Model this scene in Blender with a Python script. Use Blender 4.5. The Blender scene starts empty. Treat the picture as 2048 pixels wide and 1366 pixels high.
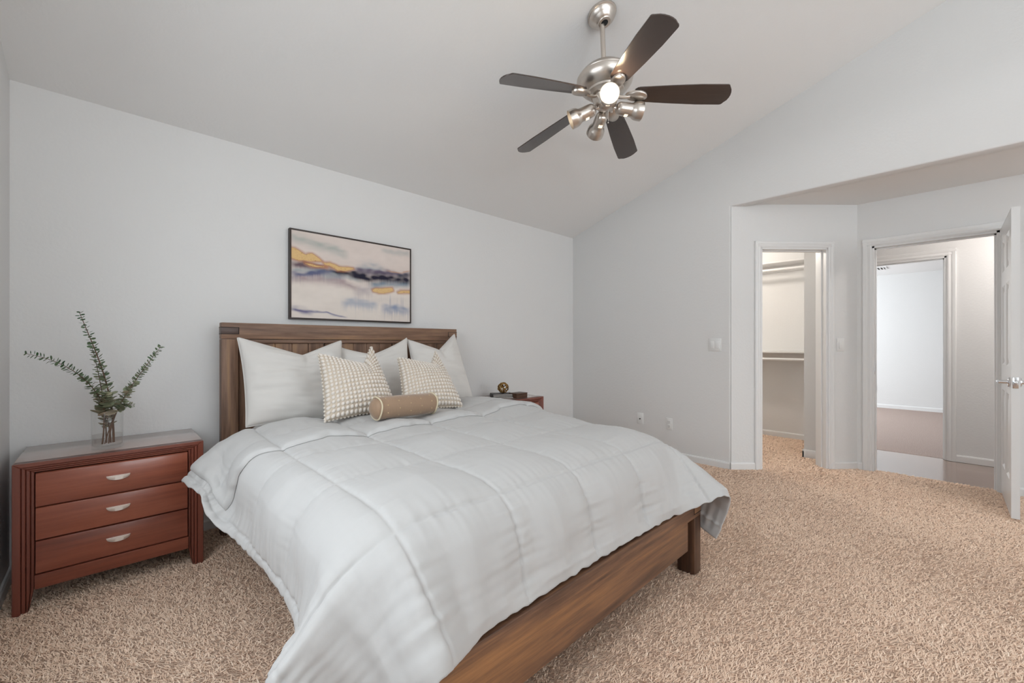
import bpy, bmesh, math
import numpy as np
from mathutils import Vector, Matrix, noise

# ------------------------------------------------------------------ camera, world, lights, exposure
SC = bpy.context.scene
COL = SC.collection
YAW = math.radians(43.9)
CAM_H = 1.137
cam_data = bpy.data.cameras.new('camera')
cam_data.sensor_width = 36.0
cam_data.lens = 836.0 / 2048.0 * 36.0
cam_data.shift_y = 4.5 / 2048.0
cam_data.clip_start = 0.02
cam = bpy.data.objects.new('camera', cam_data)
cam.location = (0, 0, CAM_H)
cam.rotation_euler = (math.pi / 2, 0, -YAW)
COL.objects.link(cam)
SC.camera = cam

world = bpy.data.worlds.new('world')
SC.world = world
world.use_nodes = True
world.node_tree.nodes['Background'].inputs['Color'].default_value = (0.86, 0.93, 1.0, 1)
world.node_tree.nodes['Background'].inputs['Strength'].default_value = 1.0

SC.view_settings.view_transform = 'Standard'
SC.view_settings.look = 'None'
SC.view_settings.exposure = 0.12
SC.view_settings.gamma = 1.0
SC.view_settings.use_curve_mapping = False
SC.cycles.max_bounces = 14
SC.cycles.diffuse_bounces = 7
SC.cycles.glossy_bounces = 4
SC.cycles.transmission_bounces = 10
SC.cycles.transparent_max_bounces = 10
SC.cycles.caustics_refractive = False
SC.cycles.caustics_reflective = False
SC.cycles.sample_clamp_indirect = 6.0
SC.cycles.use_denoising = True


def area_light(name, loc, rot, sx, sy, power, color=(1, 1, 1)):
    d = bpy.data.lights.new(name, 'AREA')
    d.shape = 'RECTANGLE'
    d.size, d.size_y = sx, sy
    d.energy = power
    d.color = color
    o = bpy.data.objects.new(name, d)
    o.location = loc
    o.rotation_euler = rot
    COL.objects.link(o)
    return o


def point_light(name, loc, power, color, radius=0.05):
    d = bpy.data.lights.new(name, 'POINT')
    d.energy = power
    d.color = color
    d.shadow_soft_size = radius
    o = bpy.data.objects.new(name, d)
    o.location = loc
    COL.objects.link(o)
    return o


R90 = math.pi / 2
# daylight through the big window in the wall behind the camera and two unseen in the left wall
DAY = (0.90, 0.96, 1.0)
area_light('daylight_rear_window', (2.3, -5.35, 1.9), (R90 - .85, 0, 0), 4.2, 2.2, 112, DAY)
area_light('daylight_left_window', (-0.75, -3.6, 1.9), (R90 - .75, 0, -R90), 2.0, 1.9, 21, DAY)
area_light('added_left_window_fill', (-0.70, 1.12, 1.85), (R90 - .6, 0, -R90), 1.8, 1.4, 38, DAY)  # unseen window added beside the bed to brighten its left side
# added fill lights behind the camera, bounced off the sloping ceiling
for lx, ly, pw_ in ((-0.05, -2.4, 43), (0.7, -2.9, 36)):
    area_light('ceiling_bounce_fill', (lx, ly, 1.6), (math.pi - .1, 0, 0), .5, .5, pw_, (0.865, 0.95, 1.0))
# daylight of the room beyond the hall, from its own window
area_light('daylight_far_room', (8.2, 3.3, 1.5), (-R90, 0, 0), 2.6, 1.7, 135, (0.88, 0.95, 1.0))
# the closet's and the hall's ceiling lamps
point_light('closet_lamp', (5.0, 2.1, 2.28), 34, (1.0, 0.92, 0.83), 0.08)
point_light('hall_lamp', (5.40, -0.95, 2.3), 29, (1.0, 0.93, 0.88), 0.08)

# ------------------------------------------------------------------ helpers


def tag(o, label=None, cat=None, group=None, kind=None):
    if label: o['label'] = label
    if cat: o['category'] = cat
    if group: o['group'] = group
    if kind: o['kind'] = kind
    return o


def thing(name, loc, label, cat, group=None):
    o = bpy.data.objects.new(name, None)
    o.empty_display_size = 0.1
    o.location = loc
    COL.objects.link(o)
    return tag(o, label, cat, group)


def world_loc(o):
    v = Vector((0, 0, 0))
    while o is not None:
        v = v + o.location
        o = o.parent
    return v


def link_mesh(name, me, mats, parent=None, origin=None, angle=35):
    """me is in world coordinates; it is moved so that its object's origin is `origin`."""
    if not isinstance(mats, (list, tuple)): mats = [mats]
    for m in mats: me.materials.append(m)
    if angle is not None:
        me.polygons.foreach_set('use_smooth', [True] * len(me.polygons))
        me.set_sharp_from_angle(angle=math.radians(angle))
    o = bpy.data.objects.new(name, me)
    COL.objects.link(o)
    org = Vector(origin) if origin is not None else (world_loc(parent) if parent else Vector((0, 0, 0)))
    me.transform(Matrix.Translation(-org))
    if parent:
        o.parent = parent
        o.location = org - world_loc(parent)
    else:
        o.location = org
    return o


def build(name, bm, mats, parent=None, origin=None, angle=35):
    bmesh.ops.recalc_face_normals(bm, faces=bm.faces)
    me = bpy.data.meshes.new(name)
    bm.to_mesh(me)
    bm.free()
    return link_mesh(name, me, mats, parent, origin, angle)


def struct(name, bm, mats, parent=None, angle=35):
    o = build(name, bm, mats, parent, None, angle)
    if not parent: o['kind'] = 'structure'
    return o


def B():
    return bmesh.new()


def add_box(bm, x0, x1, y0, y1, z0, z1, bev=0.0, seg=2, M=None):
    t = bmesh.new()
    bmesh.ops.create_cube(t, size=1)
    for v in t.verts:
        v.co = ((x0 + x1) / 2 + v.co.x * (x1 - x0), (y0 + y1) / 2 + v.co.y * (y1 - y0), (z0 + z1) / 2 + v.co.z * (z1 - z0))
    if bev > 0:
        bmesh.ops.bevel(t, geom=list(t.edges), offset=bev, segments=seg, affect='EDGES', profile=0.5, clamp_overlap=True)
    merge(bm, t, M)
    return bm


def merge(bm, t, M=None):
    mp = {}
    for v in t.verts:
        mp[v] = bm.verts.new(M @ v.co if M is not None else v.co)
    for f in t.faces:
        nf = bm.faces.new([mp[v] for v in f.verts])
        nf.material_index = f.material_index
    t.free()


def add_prism(bm, poly, axis, a, b, bev=0.0, seg=2, M=None):
    """poly: 2-D outline; extruded along axis from a to b."""
    t = bmesh.new()
    def P(p, h):
        if axis == 'x': return (h, p[0], p[1])
        if axis == 'y': return (p[0], h, p[1])
        return (p[0], p[1], h)
    n = len(poly)
    va = [t.verts.new(P(p, a)) for p in poly]
    vb = [t.verts.new(P(p, b)) for p in poly]
    t.faces.new(va)
    t.faces.new(list(reversed(vb)))
    for i in range(n):
        t.faces.new((va[i], vb[i], vb[(i + 1) % n], va[(i + 1) % n]))
    bmesh.ops.recalc_face_normals(t, faces=t.faces)
    if bev > 0:
        bmesh.ops.bevel(t, geom=list(t.edges), offset=bev, segments=seg, affect='EDGES', profile=0.5, clamp_overlap=True)
    merge(bm, t, M)
    return bm


def add_lathe(bm, prof, M=None, seg=32, cap=True):
    """prof: list of (r, z) turned about local z."""
    M = M or Matrix.Identity(4)
    rings = []
    for r, z in prof:
        if r < 1e-6:
            rings.append([bm.verts.new(M @ Vector((0, 0, z)))])
        else:
            rings.append([bm.verts.new(M @ Vector((r * math.cos(2 * math.pi * k / seg), r * math.sin(2 * math.pi * k / seg), z))) for k in range(seg)])
    for A, C in zip(rings[:-1], rings[1:]):
        for k in range(seg):
            k2 = (k + 1) % seg
            if len(A) == 1 and len(C) == 1: continue
            if len(A) == 1: bm.faces.new((A[0], C[k], C[k2]))
            elif len(C) == 1: bm.faces.new((A[k], C[0], A[k2]))
            else: bm.faces.new((A[k], C[k], C[k2], A[k2]))
    if cap:
        for Rg in (rings[0], rings[-1]):
            if len(Rg) > 1: bm.faces.new(Rg)
    return bm


def add_tube(bm, pts, r, seg=8, closed=False):
    pts = [Vector(p) for p in pts]
    n = len(pts)
    rad = r if isinstance(r, (list, tuple)) else [r] * n
    rings = []
    prev = None
    for i, p in enumerate(pts):
        a = pts[(i - 1) % n] if (closed or i > 0) else p
        c = pts[(i + 1) % n] if (closed or i < n - 1) else p
        d = (c - a).normalized()
        if prev is None:
            u = d.orthogonal().normalized()
        else:
            u = (prev - d * prev.dot(d)).normalized()
        prev = u
        w = d.cross(u)
        rings.append([bm.verts.new(p + (u * math.cos(2 * math.pi * k / seg) + w * math.sin(2 * math.pi * k / seg)) * rad[i]) for k in range(seg)])
    m = n if closed else n - 1
    for i in range(m):
        A, C = rings[i], rings[(i + 1) % n]
        for k in range(seg):
            bm.faces.new((A[k], A[(k + 1) % seg], C[(k + 1) % seg], C[k]))
    if not closed:
        bm.faces.new(list(reversed(rings[0])))
        bm.faces.new(rings[-1])
    return bm


def axis_matrix(origin, direction, up=(0, 0, 1)):
    d = Vector(direction).normalized()
    u = Vector(up)
    if abs(d.dot(u)) > 0.98: u = Vector((0, 1, 0))
    x = u.cross(d).normalized()
    y = d.cross(x)
    M = Matrix((x, y, d)).transposed().to_4x4()
    M.translation = Vector(origin)
    return M


def grid_mesh(name, P, extra=None):
    """P: (ny, nx, 3) array -> mesh of quads"""
    ny, nx = P.shape[:2]
    me = bpy.data.meshes.new(name)
    idx = np.arange(ny * nx).reshape(ny, nx)
    f = np.stack([idx[:-1, :-1], idx[:-1, 1:], idx[1:, 1:], idx[1:, :-1]], -1).reshape(-1, 4)
    raw_mesh(me, P.reshape(-1, 3), f)
    return me


def raw_mesh(me, V, F4):
    V = np.asarray(V, np.float32)
    F4 = np.asarray(F4, np.int32)
    k = F4.shape[1]
    me.vertices.add(len(V))
    me.vertices.foreach_set('co', V.ravel())
    me.loops.add(F4.size)
    me.loops.foreach_set('vertex_index', F4.ravel())
    me.polygons.add(len(F4))
    me.polygons.foreach_set('loop_start', np.arange(0, F4.size, k, dtype=np.int32))
    me.polygons.foreach_set('loop_total', np.full(len(F4), k, np.int32))
    me.update()
    me.validate()
    return me


def set_point_color(me, name, C4):
    a = me.color_attributes.new(name, 'FLOAT_COLOR', 'POINT')
    a.data.foreach_set('color', np.asarray(C4, np.float32).ravel())


def set_point_float(me, name, v):
    a = me.attributes.new(name, 'FLOAT', 'POINT')
    a.data.foreach_set('value', np.asarray(v, np.float32).ravel())


def copy_tree(o, parent=None):
    c = o.copy()
    COL.objects.link(c)
    if parent is not None:
        c.parent = parent
    for ch in list(o.children):
        copy_tree(ch, c)
    return c


def lin(r, g, b):
    def f(c):
        c /= 255.0
        return c / 12.92 if c <= 0.04045 else ((c + 0.055) / 1.055) ** 2.4
    return (f(r), f(g), f(b), 1.0)


def vnoise(P, scale, seed=0.0):
    """noise at an (n,3) array"""
    out = np.empty(len(P))
    for i, p in enumerate(P):
        out[i] = noise.noise((p[0] * scale + seed, p[1] * scale - seed, p[2] * scale + 1.7 * seed))
    return out


# ------------------------------------------------------------------ materials
def mat(name, color, rough=0.5, metal=0.0, spec=0.5, coat=0.0, coat_rough=0.1):
    m = bpy.data.materials.new(name)
    m.use_nodes = True
    b = m.node_tree.nodes['Principled BSDF']
    b.inputs['Base Color'].default_value = color
    b.inputs['Roughness'].default_value = rough
    b.inputs['Metallic'].default_value = metal
    b.inputs['Specular IOR Level'].default_value = spec
    b.inputs['Coat Weight'].default_value = coat
    b.inputs['Coat Roughness'].default_value = coat_rough
    return m


def N(m, typ, **kw):
    n = m.node_tree.nodes.new(typ)
    for k, v in kw.items():
        if k in n.inputs: n.inputs[k].default_value = v
        else: setattr(n, k, v)
    return n


def L(m, a, b):
    m.node_tree.links.new(a, b)


def bsdf(m):
    return m.node_tree.nodes['Principled BSDF']


def add_bump(m, scale, strength, dist=0.01, detail=3.0, stretch=None):
    tc = N(m, 'ShaderNodeTexCoord')
    nz = N(m, 'ShaderNodeTexNoise')
    nz.inputs['Scale'].default_value = scale
    nz.inputs['Detail'].default_value = detail
    if stretch:
        mp = N(m, 'ShaderNodeMapping')
        mp.inputs['Scale'].default_value = stretch
        L(m, tc.outputs['Object'], mp.inputs['Vector'])
        L(m, mp.outputs['Vector'], nz.inputs['Vector'])
    else:
        L(m, tc.outputs['Object'], nz.inputs['Vector'])
    bp = N(m, 'ShaderNodeBump')
    bp.inputs['Strength'].default_value = strength
    bp.inputs['Distance'].default_value = dist
    L(m, nz.outputs['Fac'], bp.inputs['Height'])
    L(m, bp.outputs['Normal'], bsdf(m).inputs['Normal'])
    return nz


def ramp(m, stops):
    r = N(m, 'ShaderNodeValToRGB')
    e = r.color_ramp.elements
    while len(e) > 1: e.remove(e[-1])
    e[0].position, e[0].color = stops[0]
    for p, c in stops[1:]:
        x = e.new(p)
        x.color = c
    return r


def wood(name, axis, stops, fine=55.0, broad=7.0, rough=0.45, coat=0.0, bump=0.15, spec=0.4, seed=0.0):
    """grain runs along the given axis of the object"""
    m = mat(name, (0.2, 0.1, 0.05, 1), rough, 0, spec, coat, 0.12)
    tc = N(m, 'ShaderNodeTexCoord')
    s = [1.0, 1.0, 1.0]
    s['xyz'.index(axis)] = 0.055
    mp = N(m, 'ShaderNodeMapping')
    mp.inputs['Scale'].default_value = s
    mp.inputs['Location'].default_value = (seed, seed * 1.3, seed * 0.7)
    L(m, tc.outputs['Object'], mp.inputs['Vector'])
    n1 = N(m, 'ShaderNodeTexNoise')
    n1.inputs['Scale'].default_value = broad
    n1.inputs['Detail'].default_value = 4.0
    n1.inputs['Distortion'].default_value = 0.8
    n2 = N(m, 'ShaderNodeTexNoise')
    n2.inputs['Scale'].default_value = fine
    n2.inputs['Detail'].default_value = 5.0
    n2.inputs['Roughness'].default_value = 0.65
    L(m, mp.outputs['Vector'], n1.inputs['Vector'])
    L(m, mp.outputs['Vector'], n2.inputs['Vector'])
    mx = N(m, 'ShaderNodeMix')
    mx.data_type = 'FLOAT'
    mx.inputs['Factor'].default_value = 0.42
    L(m, n1.outputs['Fac'], mx.inputs['A'])
    L(m, n2.outputs['Fac'], mx.inputs['B'])
    r = ramp(m, stops)
    L(m, mx.outputs['Result'], r.inputs['Fac'])
    L(m, r.outputs['Color'], bsdf(m).inputs['Base Color'])
    bp = N(m, 'ShaderNodeBump')
    bp.inputs['Strength'].default_value = bump
    bp.inputs['Distance'].default_value = 0.003
    L(m, n2.outputs['Fac'], bp.inputs['Height'])
    L(m, bp.outputs['Normal'], bsdf(m).inputs['Normal'])
    return m


M_WALL = mat('wall_paint', (0.70, 0.70, 0.695, 1), 0.75, 0, 0.3)
add_bump(M_WALL, 60, 0.18, 0.006)
M_CEIL = mat('ceiling_paint', (0.79, 0.79, 0.785, 1), 0.85, 0, 0.2)
add_bump(M_CEIL, 60, 0.18, 0.006)
M_TRIM = mat('white_trim_paint', (0.74, 0.74, 0.735, 1), 0.35, 0, 0.5)
M_DOOR = mat('white_door_paint', (0.72, 0.72, 0.715, 1), 0.3, 0, 0.5)
M_PLATE = mat('white_plastic', (0.74, 0.74, 0.73, 1), 0.35)
M_SLOT = mat('dark_slot', (0.02, 0.02, 0.02, 1), 0.6)
M_VENT = mat('vent_shadow_grey', (0.12, 0.11, 0.10, 1), 0.7)

ACA = [(0.30, lin(62, 43, 35)), (0.42, lin(100, 74, 58)), (0.52, lin(128, 99, 80)), (0.62, lin(148, 115, 86)), (0.74, lin(170, 130, 92))]
M_WOODX = wood('acacia_wood_lengthwise', 'x', ACA, 60, 7, 0.45)
M_WOODZ = wood('acacia_wood_upright', 'z', ACA, 60, 9, 0.5)
M_WOODY = wood('acacia_wood_endwise', 'y', ACA, 60, 7, 0.45)
FOOT = [(0.32, lin(42, 29, 23)), (0.43, lin(84, 60, 47)), (0.51, lin(112, 81, 61)), (0.58, lin(138, 99, 68)), (0.70, lin(172, 124, 82))]
M_FOOTX = wood('acacia_wood_footboard', 'x', FOOT, 60, 6, 0.4, seed=3.0)
M_FOOTZ_SHADED = wood('acacia_wood_leg_shaded', 'z', [(0.32, lin(34, 22, 17)), (0.5, lin(84, 58, 43)), (0.68, lin(130, 92, 64))], 60, 8, 0.4, seed=2.0)  # shade on the footboard legs is put into these darker stops
M_INLAY = wood('dark_inlay_wood', 'x', [(0.3, lin(62, 48, 44)), (0.7, lin(96, 78, 70))], 60, 7, 0.4)
M_GROOVE = mat('groove_black', lin(28, 18, 14), 0.7)

MAH = [(0.28, lin(84, 42, 33)), (0.42, lin(112, 60, 47)), (0.55, lin(134, 74, 56)), (0.72, lin(156, 90, 68))]
M_MAHX = wood('mahogany_stain_lengthwise', 'x', MAH, 45, 4, 0.32, 0.5, 0.05, 0.5)
M_MAHZ = wood('mahogany_stain_upright', 'z', [(0.28, lin(102, 54, 43)), (0.55, lin(120, 65, 51)), (0.75, lin(132, 74, 58))], 45, 5, 0.34, 0.4, 0.0, 0.5)
M_MAHTOP_SHEEN = wood('mahogany_top_grey_sheen', 'x', [(0.3, lin(160, 136, 128)), (0.7, lin(176, 152, 144))], 45, 4, 0.35, 1.0, 0.02, 0.8)  # grey sheen of the reflected wall is put into this lighter colour
bsdf(M_MAHTOP_SHEEN).inputs['Coat Roughness'].default_value = 0.12
bsdf(M_MAHTOP_SHEEN).inputs['Coat IOR'].default_value = 2.2
M_NICKEL = mat('brushed_nickel', (0.62, 0.57, 0.52, 1), 0.32, 1.0)
M_SATIN = mat('satin_silver', (0.95, 0.88, 0.81, 1), 0.40, 0.1)
M_CHROME = mat('chrome', (0.72, 0.73, 0.75, 1), 0.12, 1.0)
M_BLADE = wood('espresso_blade_laminate', 'x', [(0.3, lin(52, 42, 38)), (0.7, lin(70, 57, 51))], 50, 5, 0.22, 0.6, 0.02, 0.5)
M_BLACKIN = mat('black_interior', (0.01, 0.01, 0.01, 1), 0.8)


def emit(name, color, strength):
    m = mat(name, color, 0.5)
    bsdf(m).inputs['Emission Color'].default_value = color
    bsdf(m).inputs['Emission Strength'].default_value = strength
    return m


M_BULB = emit('lit_bulb', (1.0, 0.84, 0.60, 1), 5.0)
M_SLITGLOW = emit('lamp_slot_glow', (1.0, 0.80, 0.6, 1), 1.2)


def fabric(name, color, scale=900, strength=0.12, rough=0.9, sheen=0.15):
    m = mat(name, color, rough, 0, 0.15)
    bsdf(m).inputs['Sheen Weight'].default_value = sheen
    add_bump(m, scale, strength, 0.001, 2.0)
    return m


M_COMF = fabric('white_comforter_cotton', (0.465, 0.46, 0.455, 1), 420, 0.10)
M_SHEET = fabric('white_sheet', (0.60, 0.60, 0.595, 1))
M_SHAM = fabric('white_sham_linen', (0.62, 0.60, 0.575, 1), 700, 0.16)
M_PIPE = fabric('cream_piping', lin(205, 192, 165), 900, 0.2)


def grass_mat(name, stops, attr='tint', rough=0.95):
    m = mat(name, (0.5, 0.4, 0.3, 1), rough, 0, 0.1)
    a = N(m, 'ShaderNodeAttribute')
    a.attribute_name = attr
    r = ramp(m, stops)
    L(m, a.outputs['Fac'], r.inputs['Fac'])
    L(m, r.outputs['Color'], bsdf(m).inputs['Base Color'])
    return m


CARP = [(0.0, lin(214, 184, 160)), (0.5, lin(240, 213, 190)), (1.0, lin(250, 230, 210))]
M_PILE = grass_mat('tan_carpet_yarn', CARP)
M_CARPET = mat('tan_carpet_backing', lin(190, 156, 134), 0.95, 0, 0.1)
nzc = add_bump(M_CARPET, 220, 0.9, 0.012, 4.0)
rc = ramp(M_CARPET, [(0.3, lin(182, 154, 134)), (0.5, lin(204, 176, 156)), (0.7, lin(218, 192, 172))])
L(M_CARPET, nzc.outputs['Fac'], rc.inputs['Fac'])
L(M_CARPET, rc.outputs['Color'], bsdf(M_CARPET).inputs['Base Color'])

# laminate planks of the hall
M_LAM = mat('grey_brown_laminate', lin(140, 116, 102), 0.25, 0, 0.6, 0.8, 0.12)
M_CARPET_DAYLIT = mat('carpet_daylight_tinted', lin(190, 170, 160), 0.95, 0, 0.1)  # same carpet, the far room's cool daylight mixed into its colour
_nz = add_bump(M_CARPET_DAYLIT, 160, 0.9, 0.014, 4.0)
_rc = ramp(M_CARPET_DAYLIT, [(0.3, lin(150, 130, 120)), (0.5, lin(184, 165, 156)), (0.7, lin(200, 184, 177))])
L(M_CARPET_DAYLIT, _nz.outputs['Fac'], _rc.inputs['Fac'])
L(M_CARPET_DAYLIT, _rc.outputs['Color'], bsdf(M_CARPET_DAYLIT).inputs['Base Color'])
tcl = N(M_LAM, 'ShaderNodeTexCoord')
mpl = N(M_LAM, 'ShaderNodeMapping')
mpl.inputs['Rotation'].default_value = (0, 0, R90)
brl = N(M_LAM, 'ShaderNodeTexBrick')
brl.inputs['Scale'].default_value = 1.0
brl.inputs['Brick Width'].default_value = 1.2
brl.inputs['Row Height'].default_value = 0.125
brl.inputs['Mortar Size'].default_value = 0.002
brl.inputs['Color1'].default_value = lin(142, 118, 104)
brl.inputs['Color2'].default_value = lin(126, 103, 90)
brl.inputs['Mortar'].default_value = lin(80, 62, 52)
L(M_LAM, tcl.outputs['Object'], mpl.inputs['Vector'])
L(M_LAM, mpl.outputs['Vector'], brl.inputs['Vector'])
L(M_LAM, brl.outputs['Color'], bsdf(M_LAM).inputs['Base Color'])

# ------------------------------------------------------------------ the setting
FZ = -0.006                 # carpet backing; the tips of the pile reach about z = 0.006
YB, XL, XR, XE = 3.15, -0.35, 4.06, 4.92
YR = -5.00                  # wall behind the camera
def zc(y): return 2.418 + 0.327 * (YB - y)
YRIDGE = -0.9
T = 0.12
P0, P1 = Vector((4.06, 1.36, 0)), Vector((4.92, 0.565, 0))
DD = (P1 - P0).normalized()
DN = Vector((-DD.y, DD.x, 0))         # points away from the room
MDIAG = Matrix((DD, DN, Vector((0, 0, 1)))).transposed().to_4x4()
MDIAG.translation = P0                # x along the wall, y into the wall, z up
DL = (P1 - P0).length

bm = B(); add_box(bm, XL - T, 4.985, YR - T, YB + T, FZ - 0.1, FZ); add_box(bm, 4.985, 5.93 + T, 0.93, YB + T, FZ - 0.1, FZ)
struct('floor', bm, M_CARPET)
bm = B(); add_box(bm, 4.985, 5.985, YR - T, 0.93, FZ - 0.1, FZ - 0.002)
struct('floor_hall', bm, M_LAM)
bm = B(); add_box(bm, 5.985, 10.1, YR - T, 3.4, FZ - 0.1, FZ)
struct('floor_far', bm, M_CARPET_DAYLIT)

bm = B()
add_prism(bm, [(YB + T, zc(YB + T)), (YRIDGE, zc(YRIDGE)), (YR - T, zc(YRIDGE) - 0.327 * (YRIDGE - YR + T)), (YR - T, zc(YRIDGE) + 0.15), (YB + T, zc(YRIDGE) + 0.15)], 'x', XL - T, XR + 0.01)
struct('ceiling', bm, M_CEIL)
bm = B()
add_prism(bm, [(XR + 0.02, YR - T), (XE + T, YR - T), (XE + T, 0.6), (4.14, 1.42), (XR + 0.02, 1.37)], 'z', 2.405, 2.5)
struct('ceiling_nook', bm, M_CEIL)
bm = B(); add_box(bm, 5.04, 5.93, YR, 0.95, 2.42, 2.5)
struct('ceiling_hall', bm, M_CEIL)
bm = B(); add_box(bm, 4.10, 5.93 + T, 0.56, YB + T, 2.43, 2.5)
struct('ceiling_closet', bm, M_CEIL)
bm = B(); add_box(bm, 5.93, 10.1, YR - T, 3.4, 2.36, 2.45)
struct('ceiling_far', bm, M_CEIL)

bm = B(); add_box(bm, XL - T, XR + T, YB, YB + T, FZ, 2.6)
add_box(bm, XR + T, 6.05, YB, YB + T, FZ, 2.5)
struct('wall_back', bm, M_WALL)
# left wall: a window behind the camera, an added unseen one by the bed
bm = B()
WL = ((2.05, 0.20, 0.75, 2.15), (-2.6, -4.6, 0.45, 2.35))      # windows: near edge, far edge, sill, head
def zt_(y): return (zc(y) if y > YRIDGE else zc(YRIDGE) - .327 * (YRIDGE - y)) + .03
cuts = [YB + T, WL[0][0], WL[0][1], WL[1][0], WL[1][1], YR - T]
for k in range(5):
    a, b = cuts[k], cuts[k + 1]
    tp = [(b, zt_(b))] + ([(YRIDGE, zt_(YRIDGE))] if b < YRIDGE < a else []) + [(a, zt_(a))]
    if k % 2 == 0:
        add_prism(bm, [(a, FZ), (b, FZ)] + tp, 'x', XL - T, XL)
    else:
        w_ = WL[k // 2]
        add_box(bm, XL - T, XL, b, a, FZ, w_[2])
        add_prism(bm, [(a, w_[3]), (b, w_[3])] + tp, 'x', XL - T, XL)
struct('wall_left', bm, M_WALL)
# the wall behind the camera, with its big window
bm = B()
rx0, rx1, rz0, rz1 = 0.2, 4.4, 0.25, 2.40
add_box(bm, XL - T, rx0, YR - T, YR, FZ, 3.8); add_box(bm, rx1, XE + T, YR - T, YR, FZ, 3.8)
add_box(bm, rx0, rx1, YR - T, YR, FZ, rz0); add_box(bm, rx0, rx1, YR - T, YR, rz1, 3.8)
struct('wall_rear', bm, M_WALL)
bm = B()
for a, b, c, d in ((rx0, rx1, rz0, rz0 + .05), (rx0, rx1, rz1 - .05, rz1)): add_box(bm, a, b, YR - .09, YR - .03, c, d)
for x in (rx0, 1.6, 3.0, rx1 - .05): add_box(bm, x, x + .05, YR - .088, YR - .032, rz0 + .05, rz1 - .05)
struct('window_1', bm, M_TRIM)
bm = B()
for y1, y0, z0, z1 in WL:
    for c, d in ((z0, z0 + .05), (z1 - .05, z1)): add_box(bm, XL - .09, XL - .03, y0, y1, c, d)
    for y in (y0, (y0 + y1) / 2 - .025, y1 - .05): add_box(bm, XL - .088, XL - .032, y, y + .05, z0 + .05, z1 - .05)
struct('window_2', bm, M_TRIM)

# right wall: full height beside the bed, an overhead wall above the nook; rounded drywall corners
bm = B()
ZS = 2.385
add_prism(bm, [(YB + .02, FZ - .02), (YB + .02, zc(YB) + .04), (YRIDGE, zc(YRIDGE) + .03), (YR, zc(YRIDGE) + .03), (YR, ZS), (1.36, ZS), (1.36, FZ - .02)], 'x', XR, XR + T, 0.014, 3)
struct('wall_right', bm, M_WALL, angle=60)
# angled closet wall with its doorway
s0, s1, zd = 0.277, 0.896, 2.012
bm = B()
add_box(bm, 0.008, s0, 0, T, FZ, 2.42, M=MDIAG)
add_box(bm, s1, DL + 0.0, 0, T, FZ, 2.42, M=MDIAG)
add_box(bm, s0, s1, 0, T, zd, 2.42, M=MDIAG)
struct('wall_closet', bm, M_WALL)
# entry wall with its doorway
e0, e1, ze = 0.462, -0.285, 2.008
bm = B()
add_box(bm, XE, XE + T, e0, 0.575, FZ, 2.42); add_box(bm, XE, XE + T, YR, e1, FZ, 2.42); add_box(bm, XE, XE + T, e1, e0, ze, 2.42)
struct('wall_entry', bm, M_WALL)
# closet side wall and the end of the hall
bm = B()
add_box(bm, 5.045, 5.93, 0.87, 0.995, FZ, 2.45); add_box(bm, 5.045, 5.165, 0.60, 0.87, FZ, 2.45)
struct('wall_hall_end', bm, M_WALL)
bm = B(); add_box(bm, 5.93, 6.05, 0.995, YB, FZ, 2.45)
struct('wall_closet_back', bm, M_WALL)
h0, h1, zh = 0.80, -0.002, 2.0
bm = B()
add_box(bm, 5.92, 6.04, h0, 0.994, FZ, 2.45); add_box(bm, 5.92, 6.04, YR, h1, FZ, 2.45); add_box(bm, 5.92, 6.04, h1, h0, zh, 2.45)
struct('wall_hall', bm, M_WALL)
bm = B(); add_box(bm, 9.95, 10.07, YR, 3.4, FZ, 2.45)
struct('wall_far', bm, M_WALL)
bm = B(); add_box(bm, 5.04, 10.07, YR - T, YR, FZ, 2.45)
struct('wall_far_side', bm, M_WALL)

# baseboards
BBP = [(0, FZ), (0.013, FZ), (0.013, 0.047), (0.008, 0.058), (0.0, 0.060)]   # (out from the wall, height)
def base_x(name, x0, x1, y, sgn):
    bm = B(); add_prism(bm, [(y + sgn * p[0], p[1]) for p in BBP], 'x', x0, x1); struct(name, bm, M_TRIM, angle=20)
def base_y(name, y0, y1, x, sgn):
    bm = B(); add_prism(bm, [(x + sgn * p[0], p[1]) for p in BBP], 'y', y0, y1); struct(name, bm, M_TRIM, angle=20)
base_x('baseboard_back', XL, XR, YB, -1)
base_y('baseboard_left', YR, YB - .013, XL, 1)
base_y('baseboard_right', 1.362, YB - .013, XR, -1)
bm = B()
for a, b in ((0.0, s0 - .057), (s1 + .056, DL - .006)):
    add_prism(bm, [(-p[0], p[1]) for p in BBP], 'x', a, b, M=MDIAG)
struct('baseboard_closet', bm, M_TRIM, angle=20)
bm = B()
add_prism(bm, [(XE - p[0], p[1]) for p in BBP], 'y', e0 + .066, 0.565); add_prism(bm, [(XE - p[0], p[1]) for p in BBP], 'y', YR, e1 - .066)
struct('baseboard_entry', bm, M_TRIM, angle=20)
base_y('baseboard_hall', YR, h1 - .066, 5.92, -1)
base_y('baseboard_far', YR, 3.4, 9.95, -1)
base_y('baseboard_closet_back', 0.995, YB, 5.93, -1)
bm = B()
add_prism(bm, [(5.045 - p[0], p[1] * 1.25) for p in BBP], 'y', 0.68, 0.995 + .013); add_prism(bm, [(0.995 + p[0], p[1] * 1.25) for p in BBP], 'x', 5.032, 5.92)
struct('baseboard_closet_side', bm, M_TRIM, angle=20)

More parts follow.
